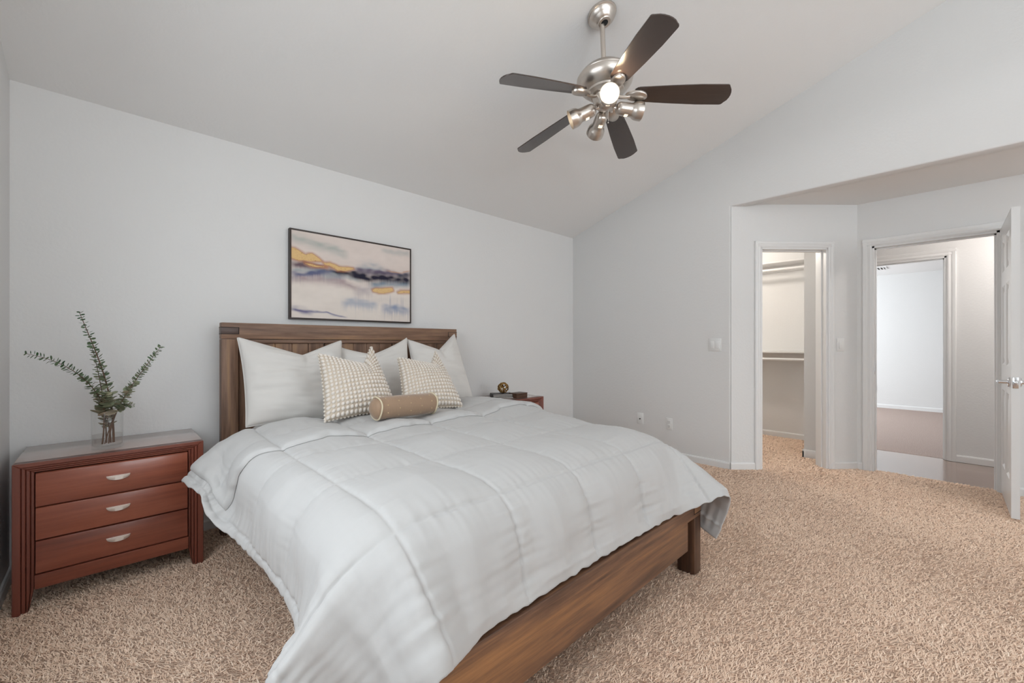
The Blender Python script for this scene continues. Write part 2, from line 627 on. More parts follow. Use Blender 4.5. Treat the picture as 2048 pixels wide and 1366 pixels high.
# door casings and jambs
def casing_prof(w):        # (across, out)
    return [(0, 0), (0, 0.011), (0.012, 0.016), (w * .45, 0.013), (w * .62, 0.018), (w - .006, 0.018), (w, 0.012), (w, 0)]
def casing(bm, a0, a1, ztop, w, M):
    """opening a0..a1 along local x; the wall face is local y = 0, the room at negative y"""
    pr = casing_prof(w)
    add_prism(bm, [(a0 - p[0], -p[1]) for p in pr], 'z', FZ, ztop + w, M=M)
    add_prism(bm, [(a1 + p[0], -p[1]) for p in pr], 'z', FZ, ztop + w, M=M)
    add_prism(bm, [(-p[1] - (0.0006 if p[1] else 0), ztop + p[0]) for p in pr], 'x', a0 - w + .0005, a1 + w - .0005, M=M)
def jamb(bm, a0, a1, ztop, M, stop=0.045):
    t = 0.016
    add_box(bm, a0 - .001, a0 + t, -.004, T + .004, FZ, ztop, M=M); add_box(bm, a1 - t, a1 + .001, -.004, T + .004, FZ, ztop, M=M)
    add_box(bm, a0, a1, -.004, T + .004, ztop - t, ztop + .001, M=M)
    add_box(bm, a0 + t, a0 + t + .01, stop, stop + .035, FZ, ztop - t, M=M); add_box(bm, a1 - t - .01, a1 - t, stop, stop + .035, FZ, ztop - t, M=M)
    add_box(bm, a0 + t, a1 - t, stop, stop + .035, ztop - t - .01, ztop - t, M=M)
bm = B(); casing(bm, s0, s1, zd, 0.056, MDIAG); jamb(bm, s0, s1, zd, MDIAG)
struct('trim_1', bm, M_TRIM, angle=25)
MENT = Matrix(((0, 1, 0, XE), (-1, 0, 0, 0), (0, 0, 1, 0), (0, 0, 0, 1)))      # local x = -Y, local y = +X
bm = B(); casing(bm, -e0, -e1, ze, 0.066, MENT); jamb(bm, -e0, -e1, ze, MENT, 0.04)
trim2 = struct('trim_2', bm, M_TRIM, angle=25)
bm = B(); add_box(bm, -e0 + .0155, -e0 + .018, .012, .030, .865, .925, .001, M=MENT)
build('strike_plate', bm, M_CHROME, trim2)
MHAL = Matrix(((0, 1, 0, 5.92), (-1, 0, 0, 0), (0, 0, 1, 0), (0, 0, 0, 1)))
bm = B(); casing(bm, -h0, -h1, zh, 0.066, MHAL); jamb(bm, -h0, -h1, zh, MHAL)
struct('trim_3', bm, M_TRIM, angle=25)

# the open six-panel entry door, hinged on the right jamb and swung into the room
DX0, DX1, DY0, DY1, DZ0, DZ1 = 4.190, 4.915, -0.327, -0.290, 0.012, 2.018
def door_leaf():
    bm = B()
    w = DX1 - DX0
    st, mid = 0.115, 0.10
    pw = (w - 2 * st - mid) / 2
    cols = [(DX0 + st, DX0 + st + pw), (DX1 - st - pw, DX1 - st)]
    rows = [(0.235, 0.80), (0.985, 1.56), (1.665, 1.895)]
    xs = sorted({DX0, DX1, *[c for p in cols for c in p]})
    zs = sorted({DZ0, DZ1, *[c for p in rows for c in p]})
    for face, sg in ((DY1, -1), (DY0, 1)):
        V = {}
        def vv(x, z, d=0.0):
            k = (round(x, 5), round(z, 5), round(d, 5))
            if k not in V: V[k] = bm.verts.new((x, face + sg * d, z))
            return V[k]
        for i in range(len(xs) - 1):
            for j in range(len(zs) - 1):
                a, b, c, d = xs[i], xs[i + 1], zs[j], zs[j + 1]
                if (a, b) in cols and (c, d) in rows:
                    loops = [(0, 0), (0.016, 0.009), (0.03, 0.009), (0.055, 0.003)]
                    prev = None
                    for ins, dep in loops:
                        R = [vv(a + ins, c + ins, dep), vv(b - ins, c + ins, dep), vv(b - ins, d - ins, dep), vv(a + ins, d - ins, dep)]
                        if prev:
                            for k in range(4): bm.faces.new((prev[k], prev[(k + 1) % 4], R[(k + 1) % 4], R[k]))
                        prev = R
                    bm.faces.new(prev)
                else:
                    bm.faces.new((vv(a, c), vv(b, c), vv(b, d), vv(a, d)))
    # rim
    def q(*p): bm.faces.new([bm.verts.new(x) for x in p])
    q((DX0, DY0, DZ0), (DX0, DY1, DZ0), (DX0, DY1, DZ1), (DX0, DY0, DZ1)); q((DX1, DY0, DZ0), (DX1, DY1, DZ0), (DX1, DY1, DZ1), (DX1, DY0, DZ1))
    q((DX0, DY0, DZ1), (DX0, DY1, DZ1), (DX1, DY1, DZ1), (DX1, DY0, DZ1)); q((DX0, DY0, DZ0), (DX0, DY1, DZ0), (DX1, DY1, DZ0), (DX1, DY0, DZ0))
    bmesh.ops.remove_doubles(bm, verts=bm.verts, dist=1e-5)
    return bm
door = struct('door_1', door_leaf(), M_DOOR, angle=15)
HX, HZ = 4.262, 0.885
for nm, fy, sg in (('handle', DY1, 1), ('handle', DY0, -1)):
    bm = B()
    Mh = axis_matrix((HX, fy, HZ), (0, sg, 0))
    add_lathe(bm, [(0, -.002), (.031, -.002), (.032, .006), (.028, .011), (.012, .013), (.0105, .05), (.0, .05)], Mh, 28)
    add_tube(bm, [(HX, fy + sg * .047, HZ), (HX + .02, fy + sg * .05, HZ), (HX + .07, fy + sg * .051, HZ + .002), (HX + .115, fy + sg * .048, HZ)], [.0095, .0095, .0085, .0075], 12)
    build(nm, bm, M_CHROME, door)
bm = B(); add_box(bm, DX0 - .0015, DX0 + .002, DY0 + .006, DY1 - .006, HZ - .035, HZ + .035, .0006); add_box(bm, DX0 - .010, DX0, DY0 + .012, DY1 - .012, HZ - .010, HZ + .010, .002)
build('latch_plate', bm, M_CHROME, door)
for z in (0.2, 1.0, 1.8):
    bm = B(); add_lathe(bm, [(0, -.045), (.006, -.045), (.006, .045), (0, .045)], Matrix.Translation((4.914, DY0 - .006, z)), 12)
    build('hinge', bm, M_NICKEL, door)

# closet shelves with their rods, brackets hidden behind the jamb
def shelf(name, z, label):
    r = thing(name, (5.78, 2.07, z), label, 'shelf')
    bm = B(); add_box(bm, 5.63, 5.93, 1.0, YB, z, z + .022, .002)
    build('board', bm, M_TRIM, r)
    bm = B(); add_box(bm, 5.91, 5.93, 1.0, YB, z - .07, z)
    build('cleat', bm, M_TRIM, r)
    bm = B(); add_tube(bm, [(5.66, 0.998, z - .075), (5.66, YB, z - .075)], .016, 16)
    build('rod', bm, M_TRIM, r)
    for y in (1.01, YB - .01):
        bm = B(); add_box(bm, 5.645, 5.675, y - .008, y + .008, z - .08, z)
        build('rod_socket', bm, M_TRIM, r)
shelf('closet_shelf', 2.085, 'white upper closet shelf with hanging rod near the closet ceiling')
shelf('closet_shelf', 1.030, 'white lower closet shelf with hanging rod at waist height')

# wall plates
def plate(name, M, w, h, label, cat, kind):
    """local x across, y = out of the wall negative, z up; origin in the middle of the plate"""
    org = M.translation
    o = thing(name, org, label, cat)
    bm = B(); add_box(bm, -w / 2, w / 2, -.006, 0.0005, -h / 2, h / 2, .003, M=M)
    build('cover_plate', bm, M_PLATE, o)
    if kind in ('rocker1', 'rocker2'):
        xs = (0,) if kind == 'rocker1' else (-.023, .023)
        for x in xs:
            bm = B(); add_prism(bm, [(-.0062, -.033), (-.0062, .033), (-.0085, .033), (-.0125, -.033)], 'x', x - .0165, x + .0165, .001, M=M)
            build('rocker', bm, M_PLATE, o)
            bm = B(); add_box(bm, x - .018, x + .018, -.0064, -.005, -.0348, .0348, M=M)
            build('rocker_frame', bm, M_TRIM, o)
    if kind == 'outlet':
        for z in (.021, -.021):
            bm = B(); add_box(bm, -.017, .017, -.0085, -.005, z - .0165, z + .0165, .004, M=M)
            s = build('socket', bm, M_PLATE, o)
            bm = B()
            add_box(bm, -.008, -.0055, -.009, -.006, z - .001, z + .009, M=M); add_box(bm, .0055, .008, -.009, -.006, z - .001, z + .008, M=M)
            add_lathe(bm, [(0, 0), (.003, 0), (.003, .003), (0, .003)], M @ axis_matrix((0, -.009, z - .009), (0, 1, 0)), 12)
            build('slot', bm, M_SLOT, s)
    if kind == 'coax':
        bm = B(); add_lathe(bm, [(0, 0), (.006, 0), (.006, .012), (.0045, .012), (.0045, .0), (0, .0)], M @ axis_matrix((0, -.006, -.002), (0, -1, 0)), 16)
        build('jack', bm, M_SLOT, o)
    return o
MR = lambda y, z: Matrix(((0, 1, 0, XR), (-1, 0, 0, y), (0, 0, 1, z), (0, 0, 0, 1)))     # on the right wall
def MDg(s, z):
    m = MDIAG.copy(); m.translation = P0 + DD * s + Vector((0, 0, z)); return m
plate('light_switch', MR(1.493, 1.127), .112, .118, 'white double rocker light switch on the wall left of the closet', 'light switch', 'rocker2')
plate('light_switch', MDg(1.014, 1.127), .070, .118, 'white single rocker light switch between closet doorway and entry doorway', 'light switch', 'rocker1')
plate('wall_outlet', MR(2.252, .345), .070, .118, 'white wall plate with one dark cable jack, just above the comforter', 'wall outlet', 'coax')
plate('wall_outlet', MR(1.933, .330), .070, .118, 'white double power outlet on the wall right of the cable jack plate', 'wall outlet', 'outlet')
plate('wall_outlet', Matrix(((0, 1, 0, 9.95), (-1, 0, 0, .905), (0, 0, 1, .335), (0, 0, 0, 1))), .070, .118, 'white power outlet low on the bright far room wall', 'wall outlet', 'outlet')
# ceiling register of the far room
o = thing('ceiling_vent', (9.0, .80, 2.36), 'white slatted air vent in the far room ceiling, seen through two doorways', 'air vent')
bm = B()
add_box(bm, 8.86, 8.885, .66, .98, 2.352, 2.361); add_box(bm, 9.115, 9.14, .66, .98, 2.352, 2.361)
add_box(bm, 8.885, 9.115, .66, .685, 2.352, 2.361); add_box(bm, 8.885, 9.115, .955, .98, 2.352, 2.361)
build('frame', bm, M_TRIM, o)
for k in range(7):
    y = .705 + k * .038
    bm = B(); add_box(bm, 8.885, 9.115, -.012, .012, -.0012, .0012, M=Matrix.Translation((0, y, 2.352)) @ Matrix.Rotation(.6, 4, 'X'))
    build('slat', bm, M_TRIM, o)
bm = B(); add_box(bm, 8.885, 9.115, .685, .955, 2.3585, 2.3605)
build('duct_opening', bm, M_VENT, o)

# ------------------------------------------------------------------ carpet pile (yarn tufts where the floor is seen)
def carpet_pile():
    rng = np.random.default_rng(11)
    fw = np.array([math.sin(YAW), math.cos(YAW)])
    ri = np.array([math.cos(YAW), -math.sin(YAW)])
    pts = []
    for x0, x1, y0, y1 in ((XL + .014, 4.98, -1.1, YB - .014), (4.1, 5.9, .6, 3.0)):
        n = int((x1 - x0) * (y1 - y0) * 22000)
        p = rng.uniform(size=(n, 2)) * [x1 - x0, y1 - y0] + [x0, y0]
        if x0 > 3:
            p = p[(p[:, 0] > 4.98) | ((p - [P0.x, P0.y]) @ [DN.x, DN.y] > 0)]
            p = p[~((p[:, 0] > 5.02) & (p[:, 1] < 1.01))]
        else:
            p = p[((p - [P0.x, P0.y]) @ [DN.x, DN.y] < .0) | ((p[:, 1] < .6) & (p[:, 0] < 4.98)) | ((p[:, 0] < XR) & (p[:, 1] > 1.36))]
            p = p[(p[:, 0] < XR - .012) | (p[:, 1] < 1.36)]
        pts.append(p)
    p = np.concatenate(pts)
    dep = p @ fw; lat = p @ ri
    keep = (dep > 0.9) & (np.abs(lat) < 1.42 * dep + .4)
    keep &= ~((p[:, 0] > .75) & (p[:, 0] < 1.95) & (p[:, 1] > 1.25))       # under the bed
    keep &= rng.uniform(size=len(p)) < np.clip(2.6 / np.maximum(dep, .5), .32, 1.0)
    p = p[keep]; dep = dep[keep]
    n = len(p)
    # the nap lies over in slowly turning directions
    cell = np.floor(p / .12).astype(int)
    key, inv = np.unique(cell, axis=0, return_inverse=True)
    inv = inv.ravel()
    nd = np.array([noise.noise((k[0] * .12 * 1.5, k[1] * .12 * 1.5, 3.0)) for k in key])[inv]
    ang = np.where(rng.uniform(size=n) < np.clip((1.0 - p[:, 0]) / .9, 0, .92), 2.3, -.77) + nd * .8 + rng.normal(size=n) * .75
    lean = np.stack([np.cos(ang), np.sin(ang)], 1)
    wscale = np.clip(dep / 2.2, 1.0, 2.2)
    w = rng.uniform(.0011, .0020, n) * wscale
    h = rng.uniform(.0045, .0105, n)
    ln = rng.uniform(.010, .024, n)
    th = ang + np.pi / 2 + rng.normal(size=n) * .45
    side = np.stack([np.cos(th), np.sin(th)], 1)
    # keep the upper face of every tuft outward
    flip = (side[:, 0] * lean[:, 1] - side[:, 1] * lean[:, 0]) < 0
    side[flip] *= -1
    z0 = np.full(n, FZ - .002)
    b3 = np.concatenate([p, z0[:, None]], 1)
    s3 = np.concatenate([side * w[:, None], np.zeros((n, 1))], 1)
    m3 = b3 + np.concatenate([lean * (ln * .35)[:, None], (h * .62)[:, None]], 1)
    t3 = b3 + np.concatenate([lean * ln[:, None], h[:, None]], 1)
    V = np.stack([b3 - s3, b3 + s3, m3 + s3 * 1.15, m3 - s3 * 1.15, t3 + s3 * .55, t3 - s3 * .55], 1).reshape(-1, 3)
    i = np.arange(n)[:, None] * 6
    F4 = np.concatenate([i + [[0, 1, 2, 3]], i + [[3, 2, 4, 5]]], 0)
    me = bpy.data.meshes.new('carpet_pile')
    me.vertices.add(len(V)); me.vertices.foreach_set('co', V.astype(np.float32).ravel())
    me.loops.add(F4.size); me.loops.foreach_set('vertex_index', F4.astype(np.int32).ravel())
    me.polygons.add(len(F4)); me.polygons.foreach_set('loop_start', np.arange(0, F4.size, 4, dtype=np.int32)); me.polygons.foreach_set('loop_total', np.full(len(F4), 4, np.int32))
    me.update()
    tint = np.clip(.5 + rng.normal(size=n) * .22, 0, 1)
    set_point_float(me, 'tint', np.repeat(tint, 6))
    o = link_mesh('carpet_pile', me, M_PILE, angle=None)
    tag(o, 'tan shaggy carpet pile covering the bedroom floor', 'carpet', kind='stuff')
    return n
carpet_pile()

# ------------------------------------------------------------------ bed
HBF, HBB = 2.975, 3.040            # headboard front and back
HX0, HX1 = 0.476, 2.190
HTOP = 1.264
bed = thing('bed', (1.33, 1.95, FZ), 'dark brown acacia wood bed with panelled headboard and low footboard', 'bed')
bm = B()
add_box(bm, HX0, HX1, HBF, HBB, 1.166, HTOP, .003)
rail = build('top_rail', bm, M_WOODX, bed, ((HX0 + HX1) / 2, HBF, 1.2))
for x0, x1 in ((HX0, HX0 + .086), (HX1 - .086, HX1)):
    bm = B(); add_box(bm, x0 - .0012, x1, HBF - .0012, HBB, 1.198, 1.234, .0008)
    inl = build('inlay', bm, M_INLAY if x0 == HX0 else M_WOODX, rail, (x0, HBF, 1.2))
    bm = B()
    gx = (x1, x1 + .004) if x0 == HX0 else (x0 - .004, x0)
    add_box(bm, x0 - .0016, x1 + .003, HBF - .0016, HBF + .004, 1.234, 1.2375); add_box(bm, x0 - .0016, x1 + .003, HBF - .0016, HBF + .004, 1.1945, 1.198)
    add_box(bm, gx[0], gx[1], HBF - .0016, HBF + .004, 1.1945, 1.2375)
    add_box(bm, x0 - .002, x0, HBF - .0016, HBB, 1.234, 1.2375); add_box(bm, x0 - .002, x0, HBF - .0016, HBB, 1.1945, 1.198)
    build('groove', bm, M_GROOVE, inl)
bm = B(); add_box(bm, HX0 + .088, HX1 - .088, HBF + .012, HBB - .005, 1.140, 1.165, .003)
build('moulding', bm, M_WOODX, bed, ((HX0 + HX1) / 2, HBF, 1.15))
for x0, x1 in ((HX0, HX0 + .086), (HX1 - .086, HX1)):
    bm = B(); add_box(bm, x0, x1, HBF, HBB, FZ, 1.1645, .003)
    build('leg', bm, M_WOODZ, bed, (x0 + .03, HBF + .2, .5))
pw = (HX1 - HX0 - 2 * .09 - 2 * .008) / 3
for k in range(3):
    a = HX0 + .09 + k * (pw + .008)
    bm = B()
    npl = 5
    for j in range(npl):
        b0 = a + pw * j / npl; b1 = a + pw * (j + 1) / npl
        add_box(bm, b0 + .0008, b1 - .0008, HBF + .026, HBB - .012, .30, 1.1395, .003, 1)
    build('panel', bm, M_WOODZ, bed, (a + .11 * k, HBF + .37 * k, .7))
bm = B(); add_box(bm, HX0 + .086, HX1 - .086, HBF + .008, HBB - .008, .18, .30, .003)
build('lower_rail', bm, M_WOODX, bed, (1.3, HBF, .24))
# footboard
FX0, FX1, FY0, FY1 = 0.458, 2.146, 0.858, 0.945
bm = B()
add_prism(bm, [(FX0, .278), (FX0, .346), (FX1, .346), (FX1, .278), (FX1 - .150, .278), (FX1 - .150, .143), (FX0 + .150, .143), (FX0 + .150, .278)], 'y', FY0, FY0 + .036, .003)
fb = build('footboard', bm, M_FOOTX, bed, (1.1, FY0, .24))
for x0, x1 in ((FX0, FX0 + .078), (FX1 - .078, FX1)):
    bm = B(); add_box(bm, x0, x1, FY0 - .001, FY0 + .037, .300, .333, .0008)
    inl = build('inlay', bm, M_FOOTX, fb, (x0 + .4, FY0, .37))
    bm = B()
    gx = (x1, x1 + .003) if x0 == FX0 else (x0 - .003, x0)
    add_box(bm, x0 - .0003, x1 + .0003, FY0 - .0014, FY0 + .003, .333, .3358); add_box(bm, x0 - .0003, x1 + .0003, FY0 - .0014, FY0 + .003, .2972, .300)
    add_box(bm, gx[0], gx[1], FY0 - .0014, FY0 + .003, .2972, .3358)
    build('groove', bm, M_GROOVE, inl)
    bm = B(); add_box(bm, x0 + .002, x1, FY0 + .001, FY1, FZ, .2775, .003)
    build('leg', bm, M_FOOTZ_SHADED, bed, (x0, FY0, .14))
for x0, x1 in ((.53, .56), (2.08, 2.11)):
    bm = B(); add_box(bm, x0, x1, FY0 + .037, HBF, .17, .31, .003)
    build('side_rail', bm, M_WOODY, bed, (x0, 1.9, .24))
bm = B()
for k in range(9):
    y = 1.05 + k * .22
    add_box(bm, .561, 2.079, y, y + .07, .255, .275)
build('slat_base', bm, M_WOODX, bed, (1.3, 1.9, .26))

# mattress with its white sheet
bm = B(); add_box(bm, .580, 2.06, 1.02, 2.965, .276, .655, .10, 6)
mattress = build('mattress', bm, M_SHEET, None, (1.32, 1.94, .278))
tag(mattress, 'mattress in a white fitted sheet, seen between left nightstand and leftmost pillow', 'mattress')

# ------------------------------------------------------------------ comforter: a settled sheet, quilted into boxes, its head end turned down
# settled shape of the sheet on a coarse grid: half millimetres, each point as the step from its left neighbour
CLOTH = [
    [769,1859,364,56,-13,42,50,-22,46,40,-36,49,22,-45,50,12,-47,52,5,-46,53,5,-48,53,6,-48,53,33,-42,48,65,-16,24,68,21,-7,56,35,-18,57,38,-24,58,36,-20,61,32,-16,65,27,-12,69,17,-7,70,11,-5,72,-6,4,69,1,0,71,-1,2,71,3,-1,73,3,-1,71,1,0,70,4,-1,71,3,-1,72,-1,1,71,0,0,69,3,1,73,0,0,71,-1,-1,70,-1,0,71,1,-1,72,-3,1,70,-1,0,70,-2,3,72,1,-1,72,-3,1,71,0,-2,71,-1,0,71,-3,0,71,-2,0,71,1,-3,71,-5,0,70,-1,-1,70,-2,0,71,-12,2,69,-18,8,65,-26,12,60,-32,18,53,-43,26,44,-46,31,46,-45,30,52,-40,27,62,-31,14,69,-16,-5,66,1,-27,52,13,-47,28,19,-62,16,22,-66,8,22,-66,10,21,-68,5,22,-69,-8,24,-68,-2,24,-63],
    [737,1892,415,56,-12,42,56,-13,43,42,-31,48,33,-41,49,23,-45,50,8,-47,53,6,-45,53,4,-48,53,24,-46,51,61,-25,31,70,19,-5,59,35,-20,54,38,-20,58,36,-21,63,29,-14,68,23,-10,69,14,-6,71,8,-2,72,5,-3,73,-4,0,70,6,-1,71,-10,8,70,12,-5,71,6,-3,71,4,-1,71,1,0,71,4,-3,72,0,0,72,1,-1,70,1,3,71,0,-2,72,-2,0,71,-3,2,71,-4,2,71,-1,-1,71,-1,0,71,9,-4,71,-4,4,71,-1,-2,72,-1,-2,71,0,-1,72,-3,0,71,-6,2,70,-3,-1,73,-4,-1,70,-8,5,70,-9,2,71,-16,5,66,-24,12,63,-27,13,55,-39,24,51,-45,27,40,-47,34,53,-41,26,64,-29,11,71,-10,-12,61,7,-35,45,16,-54,27,20,-63,21,20,-65,3,23,-67,21,21,-64,3,21,-70,3,22,-69,-6,23,-69],
    [702,1917,469,59,-5,40,55,-15,43,52,-20,45,38,-34,47,32,-43,49,16,-46,53,7,-47,53,3,-44,53,21,-48,51,56,-30,36,73,11,1,61,33,-19,52,42,-26,60,32,-16,64,30,-14,69,17,-6,70,14,-4,71,6,-3,70,-3,2,73,2,-3,73,1,0,70,8,-1,69,-1,4,73,-1,-3,72,4,-2,70,8,0,70,-6,4,73,4,-4,72,1,-2,70,9,0,70,-10,3,72,-1,-1,73,-1,-1,68,3,2,72,-4,-1,73,6,-3,71,-4,1,71,6,0,70,-8,2,73,-4,-2,69,2,1,72,-3,-1,72,-3,-1,70,-7,3,73,-5,-3,71,2,1,70,-16,5,70,-12,4,72,-8,1,63,-30,15,60,-32,19,46,-46,30,45,-48,32,54,-39,24,68,-24,4,68,-3,-19,56,11,-43,41,18,-56,23,21,-63,22,20,-65,11,20,-70,13,22,-66,5,23,-67,6,22,-68,8,19,-69],
    [663,1935,524,62,-6,40,57,-3,41,50,-24,45,53,-17,44,41,-38,47,26,-41,51,16,-47,52,-7,-46,53,23,-45,51,48,-37,40,73,6,6,63,31,-16,51,42,-25,63,30,-16,67,23,-10,71,16,-6,70,0,1,72,4,-3,69,4,2,73,-6,-1,73,4,-2,70,-1,1,71,11,-2,70,-1,1,73,1,-2,71,-6,1,71,10,-1,69,-3,2,74,1,-3,70,0,1,71,-2,2,71,1,-1,72,3,-2,70,-2,2,71,0,0,73,-3,-3,71,2,1,71,-1,0,71,1,1,72,2,-2,70,-6,2,72,-4,-2,71,-7,1,71,4,-1,72,-1,-1,71,-6,2,70,-1,0,73,-5,0,70,-12,4,68,-21,8,60,-35,19,52,-40,26,42,-48,33,60,-35,19,68,-18,-1,64,4,-31,51,14,-48,34,20,-60,26,19,-65,18,21,-65,20,22,-64,10,22,-68,3,21,-68,3,24,-66,15,19,-70],
    [623,1943,580,60,-2,40,61,-3,40,57,-1,41,53,-19,44,53,-23,45,38,-42,48,22,-42,51,1,-48,54,12,-45,53,46,-38,41,72,-2,11,63,31,-16,56,37,-23,61,33,-16,70,12,-3,71,10,-3,71,1,0,73,-1,-1,70,-8,2,70,-5,2,71,6,-1,70,2,0,73,6,-3,71,-9,0,70,9,0,71,-4,1,73,5,-2,71,-9,0,71,5,0,71,1,1,73,0,-2,69,1,3,73,-2,-2,70,3,0,71,0,1,73,0,-3,71,-5,1,70,5,0,72,-3,1,72,-3,-2,69,2,1,73,5,-3,72,-1,0,69,-4,1,72,-2,-1,71,7,-2,71,-9,3,71,0,-1,72,-5,1,69,-14,5,65,-26,13,54,-39,24,44,-49,32,63,-31,15,69,-12,-10,58,11,-40,45,17,-53,27,21,-62,24,20,-64,21,21,-65,27,21,-65,13,20,-67,6,21,-70,10,22,-65,8,22,-68],
    [586,1945,634,58,6,40,56,-5,42,61,-5,41,58,2,41,51,-19,45,50,-28,46,47,-33,45,1,-48,54,15,-47,52,36,-40,46,71,-7,16,63,28,-15,57,36,-22,67,21,-8,71,6,-2,71,1,0,71,-9,0,70,7,1,72,-6,0,72,-4,-1,70,-4,3,69,11,0,73,5,-4,72,1,-2,70,-9,3,71,3,0,72,4,-1,73,-1,-3,70,-2,2,71,1,1,72,-1,0,72,1,-2,72,1,-1,70,-2,2,71,3,-1,71,-1,0,71,0,0,71,-2,1,72,1,-2,72,1,-1,69,-4,3,73,-2,-3,69,5,2,72,-1,-2,73,-1,-2,70,-4,1,71,6,-1,72,-1,0,72,3,-3,71,-7,3,70,-13,5,52,-42,26,49,-45,28,66,-26,9,67,-2,-21,51,15,-48,34,19,-60,29,21,-63,18,20,-65,24,23,-62,27,19,-65,19,20,-66,7,21,-69,5,23,-68,21,20,-65],
    [544,1945,691,63,2,39,54,8,42,61,4,39,57,0,42,53,-8,42,41,-42,45,47,-30,47,58,-9,45,6,-48,53,29,-46,48,68,-9,21,66,23,-12,59,34,-21,72,1,1,70,0,1,71,1,-1,72,-2,-1,69,1,3,72,-2,-2,72,-2,-1,70,3,1,70,-3,2,72,4,-3,73,-4,-2,70,1,2,70,-3,2,71,6,-1,73,-2,-2,71,-2,0,71,-6,3,70,9,-1,72,0,-1,71,-1,1,72,0,-1,71,0,0,72,-1,0,72,-2,-2,70,4,1,71,0,0,72,0,-2,72,-1,-1,71,-2,0,69,0,3,74,-4,-4,69,1,2,70,2,0,72,1,0,70,2,-1,73,-1,-2,73,2,-2,71,-4,0,60,-27,19,51,-43,27,68,-18,-1,62,7,-34,41,18,-56,22,19,-65,17,19,-67,23,21,-64,27,21,-63,30,21,-61,28,22,-61,9,21,-69,17,22,-65,23,18,-66],
    [503,1948,747,61,1,39,60,3,41,59,1,40,57,14,42,57,-10,42,61,-1,40,20,-52,47,57,-15,46,54,-12,47,15,-52,50,68,-9,21,70,14,-4,63,28,-17,72,-7,5,70,-2,1,71,0,0,71,0,0,70,2,-1,73,0,-1,72,-2,-2,69,-7,6,71,6,-1,71,0,-1,73,0,-4,70,-6,5,71,6,-2,70,2,1,73,-1,-2,73,-3,-2,70,6,-2,70,-8,6,72,6,-2,71,-5,2,70,6,-1,73,-1,-1,71,0,-1,72,0,-3,70,-7,5,71,6,-1,71,0,-1,73,-2,-1,71,1,-1,71,-1,0,73,2,-5,69,-6,6,70,6,-4,72,-9,4,69,6,-1,72,0,-2,73,-1,0,71,6,-5,60,-28,19,63,-28,16,69,-5,-15,52,13,-46,28,19,-63,17,19,-67,19,20,-67,24,19,-66,28,23,-58,27,21,-63,26,21,-63,22,22,-63,28,21,-64,33,14,-61],
    [467,1977,798,57,-13,44,59,-4,41,59,0,41,59,0,41,56,2,41,60,2,40,59,-9,41,17,-54,49,45,-16,50,61,-12,41,68,-4,17,68,6,8,69,15,-9,72,-2,1,70,0,0,71,-1,1,71,0,-1,72,0,0,69,0,0,73,-1,-2,71,-1,2,71,-3,3,69,8,-3,74,-2,-3,71,1,-1,71,-4,4,71,4,-2,70,1,0,74,-3,-3,71,-3,4,70,6,-4,71,-7,6,72,5,-4,71,-4,4,70,6,-3,73,-1,-1,72,-4,-1,71,0,2,71,-7,5,70,9,-5,72,-1,-1,71,-1,0,72,1,-1,72,0,-5,71,-1,1,70,-5,5,72,8,-7,69,-9,9,71,5,-7,70,5,-1,73,0,-2,64,-26,17,70,-13,1,64,2,-28,40,16,-57,17,18,-65,21,20,-66,26,21,-63,29,19,-63,26,23,-59,30,20,-63,31,20,-62,33,20,-60,37,15,-59,39,10,-60],
    [453,2037,828,47,-20,52,50,-15,48,54,-13,47,56,-8,44,57,-6,42,59,-3,41,60,4,38,41,-30,52,75,10,14,42,-24,54,72,0,11,66,-5,24,70,6,0,71,-1,4,70,7,-8,72,-1,0,72,-1,0,70,-4,5,70,5,-4,73,-1,-2,72,-3,2,71,1,1,70,1,0,73,0,-2,73,-3,0,70,3,0,70,-3,4,71,3,-2,72,-1,-2,74,-1,-2,69,-1,3,72,1,-1,71,-1,2,71,3,-3,71,-2,4,71,2,-3,72,-2,-1,73,-2,0,70,-1,1,71,-1,4,70,4,-5,71,1,2,71,1,-3,72,-3,0,72,-1,-1,72,-1,-1,72,-2,0,69,0,3,72,2,-4,69,-3,5,71,-6,2,71,-9,2,68,-1,-15,63,3,-32,25,18,-64,31,17,-61,28,20,-62,30,19,-61,32,18,-61,33,20,-60,35,16,-60,35,17,-60,35,18,-58,41,10,-58,41,7,-60],
    [477,2101,825,41,-15,57,41,-13,58,42,-14,55,45,-16,53,48,-14,51,53,-12,48,55,-10,45,63,-3,34,67,0,25,53,-14,47,74,3,7,72,-4,17,70,1,8,70,2,1,72,1,1,71,0,-2,71,-2,3,71,0,0,72,1,-1,71,1,-3,73,-4,2,70,-2,8,71,5,-6,72,-1,-1,72,-2,1,72,-2,4,70,3,-3,71,-1,2,72,3,-5,72,-1,0,72,0,-2,70,-1,3,72,0,-1,71,-2,6,71,1,-2,71,3,-2,71,-1,-3,73,0,-1,72,-1,-1,71,3,-4,71,-4,6,71,2,-3,71,-4,5,71,4,-6,71,-2,3,72,-1,-1,71,-1,0,71,-2,3,71,-1,0,71,-2,2,72,-3,-1,71,-3,-8,66,3,-24,65,3,-30,43,9,-55,39,11,-59,28,20,-63,28,21,-60,36,16,-60,36,17,-59,39,11,-59,37,15,-59,46,0,-55,36,20,-58,41,6,-60],
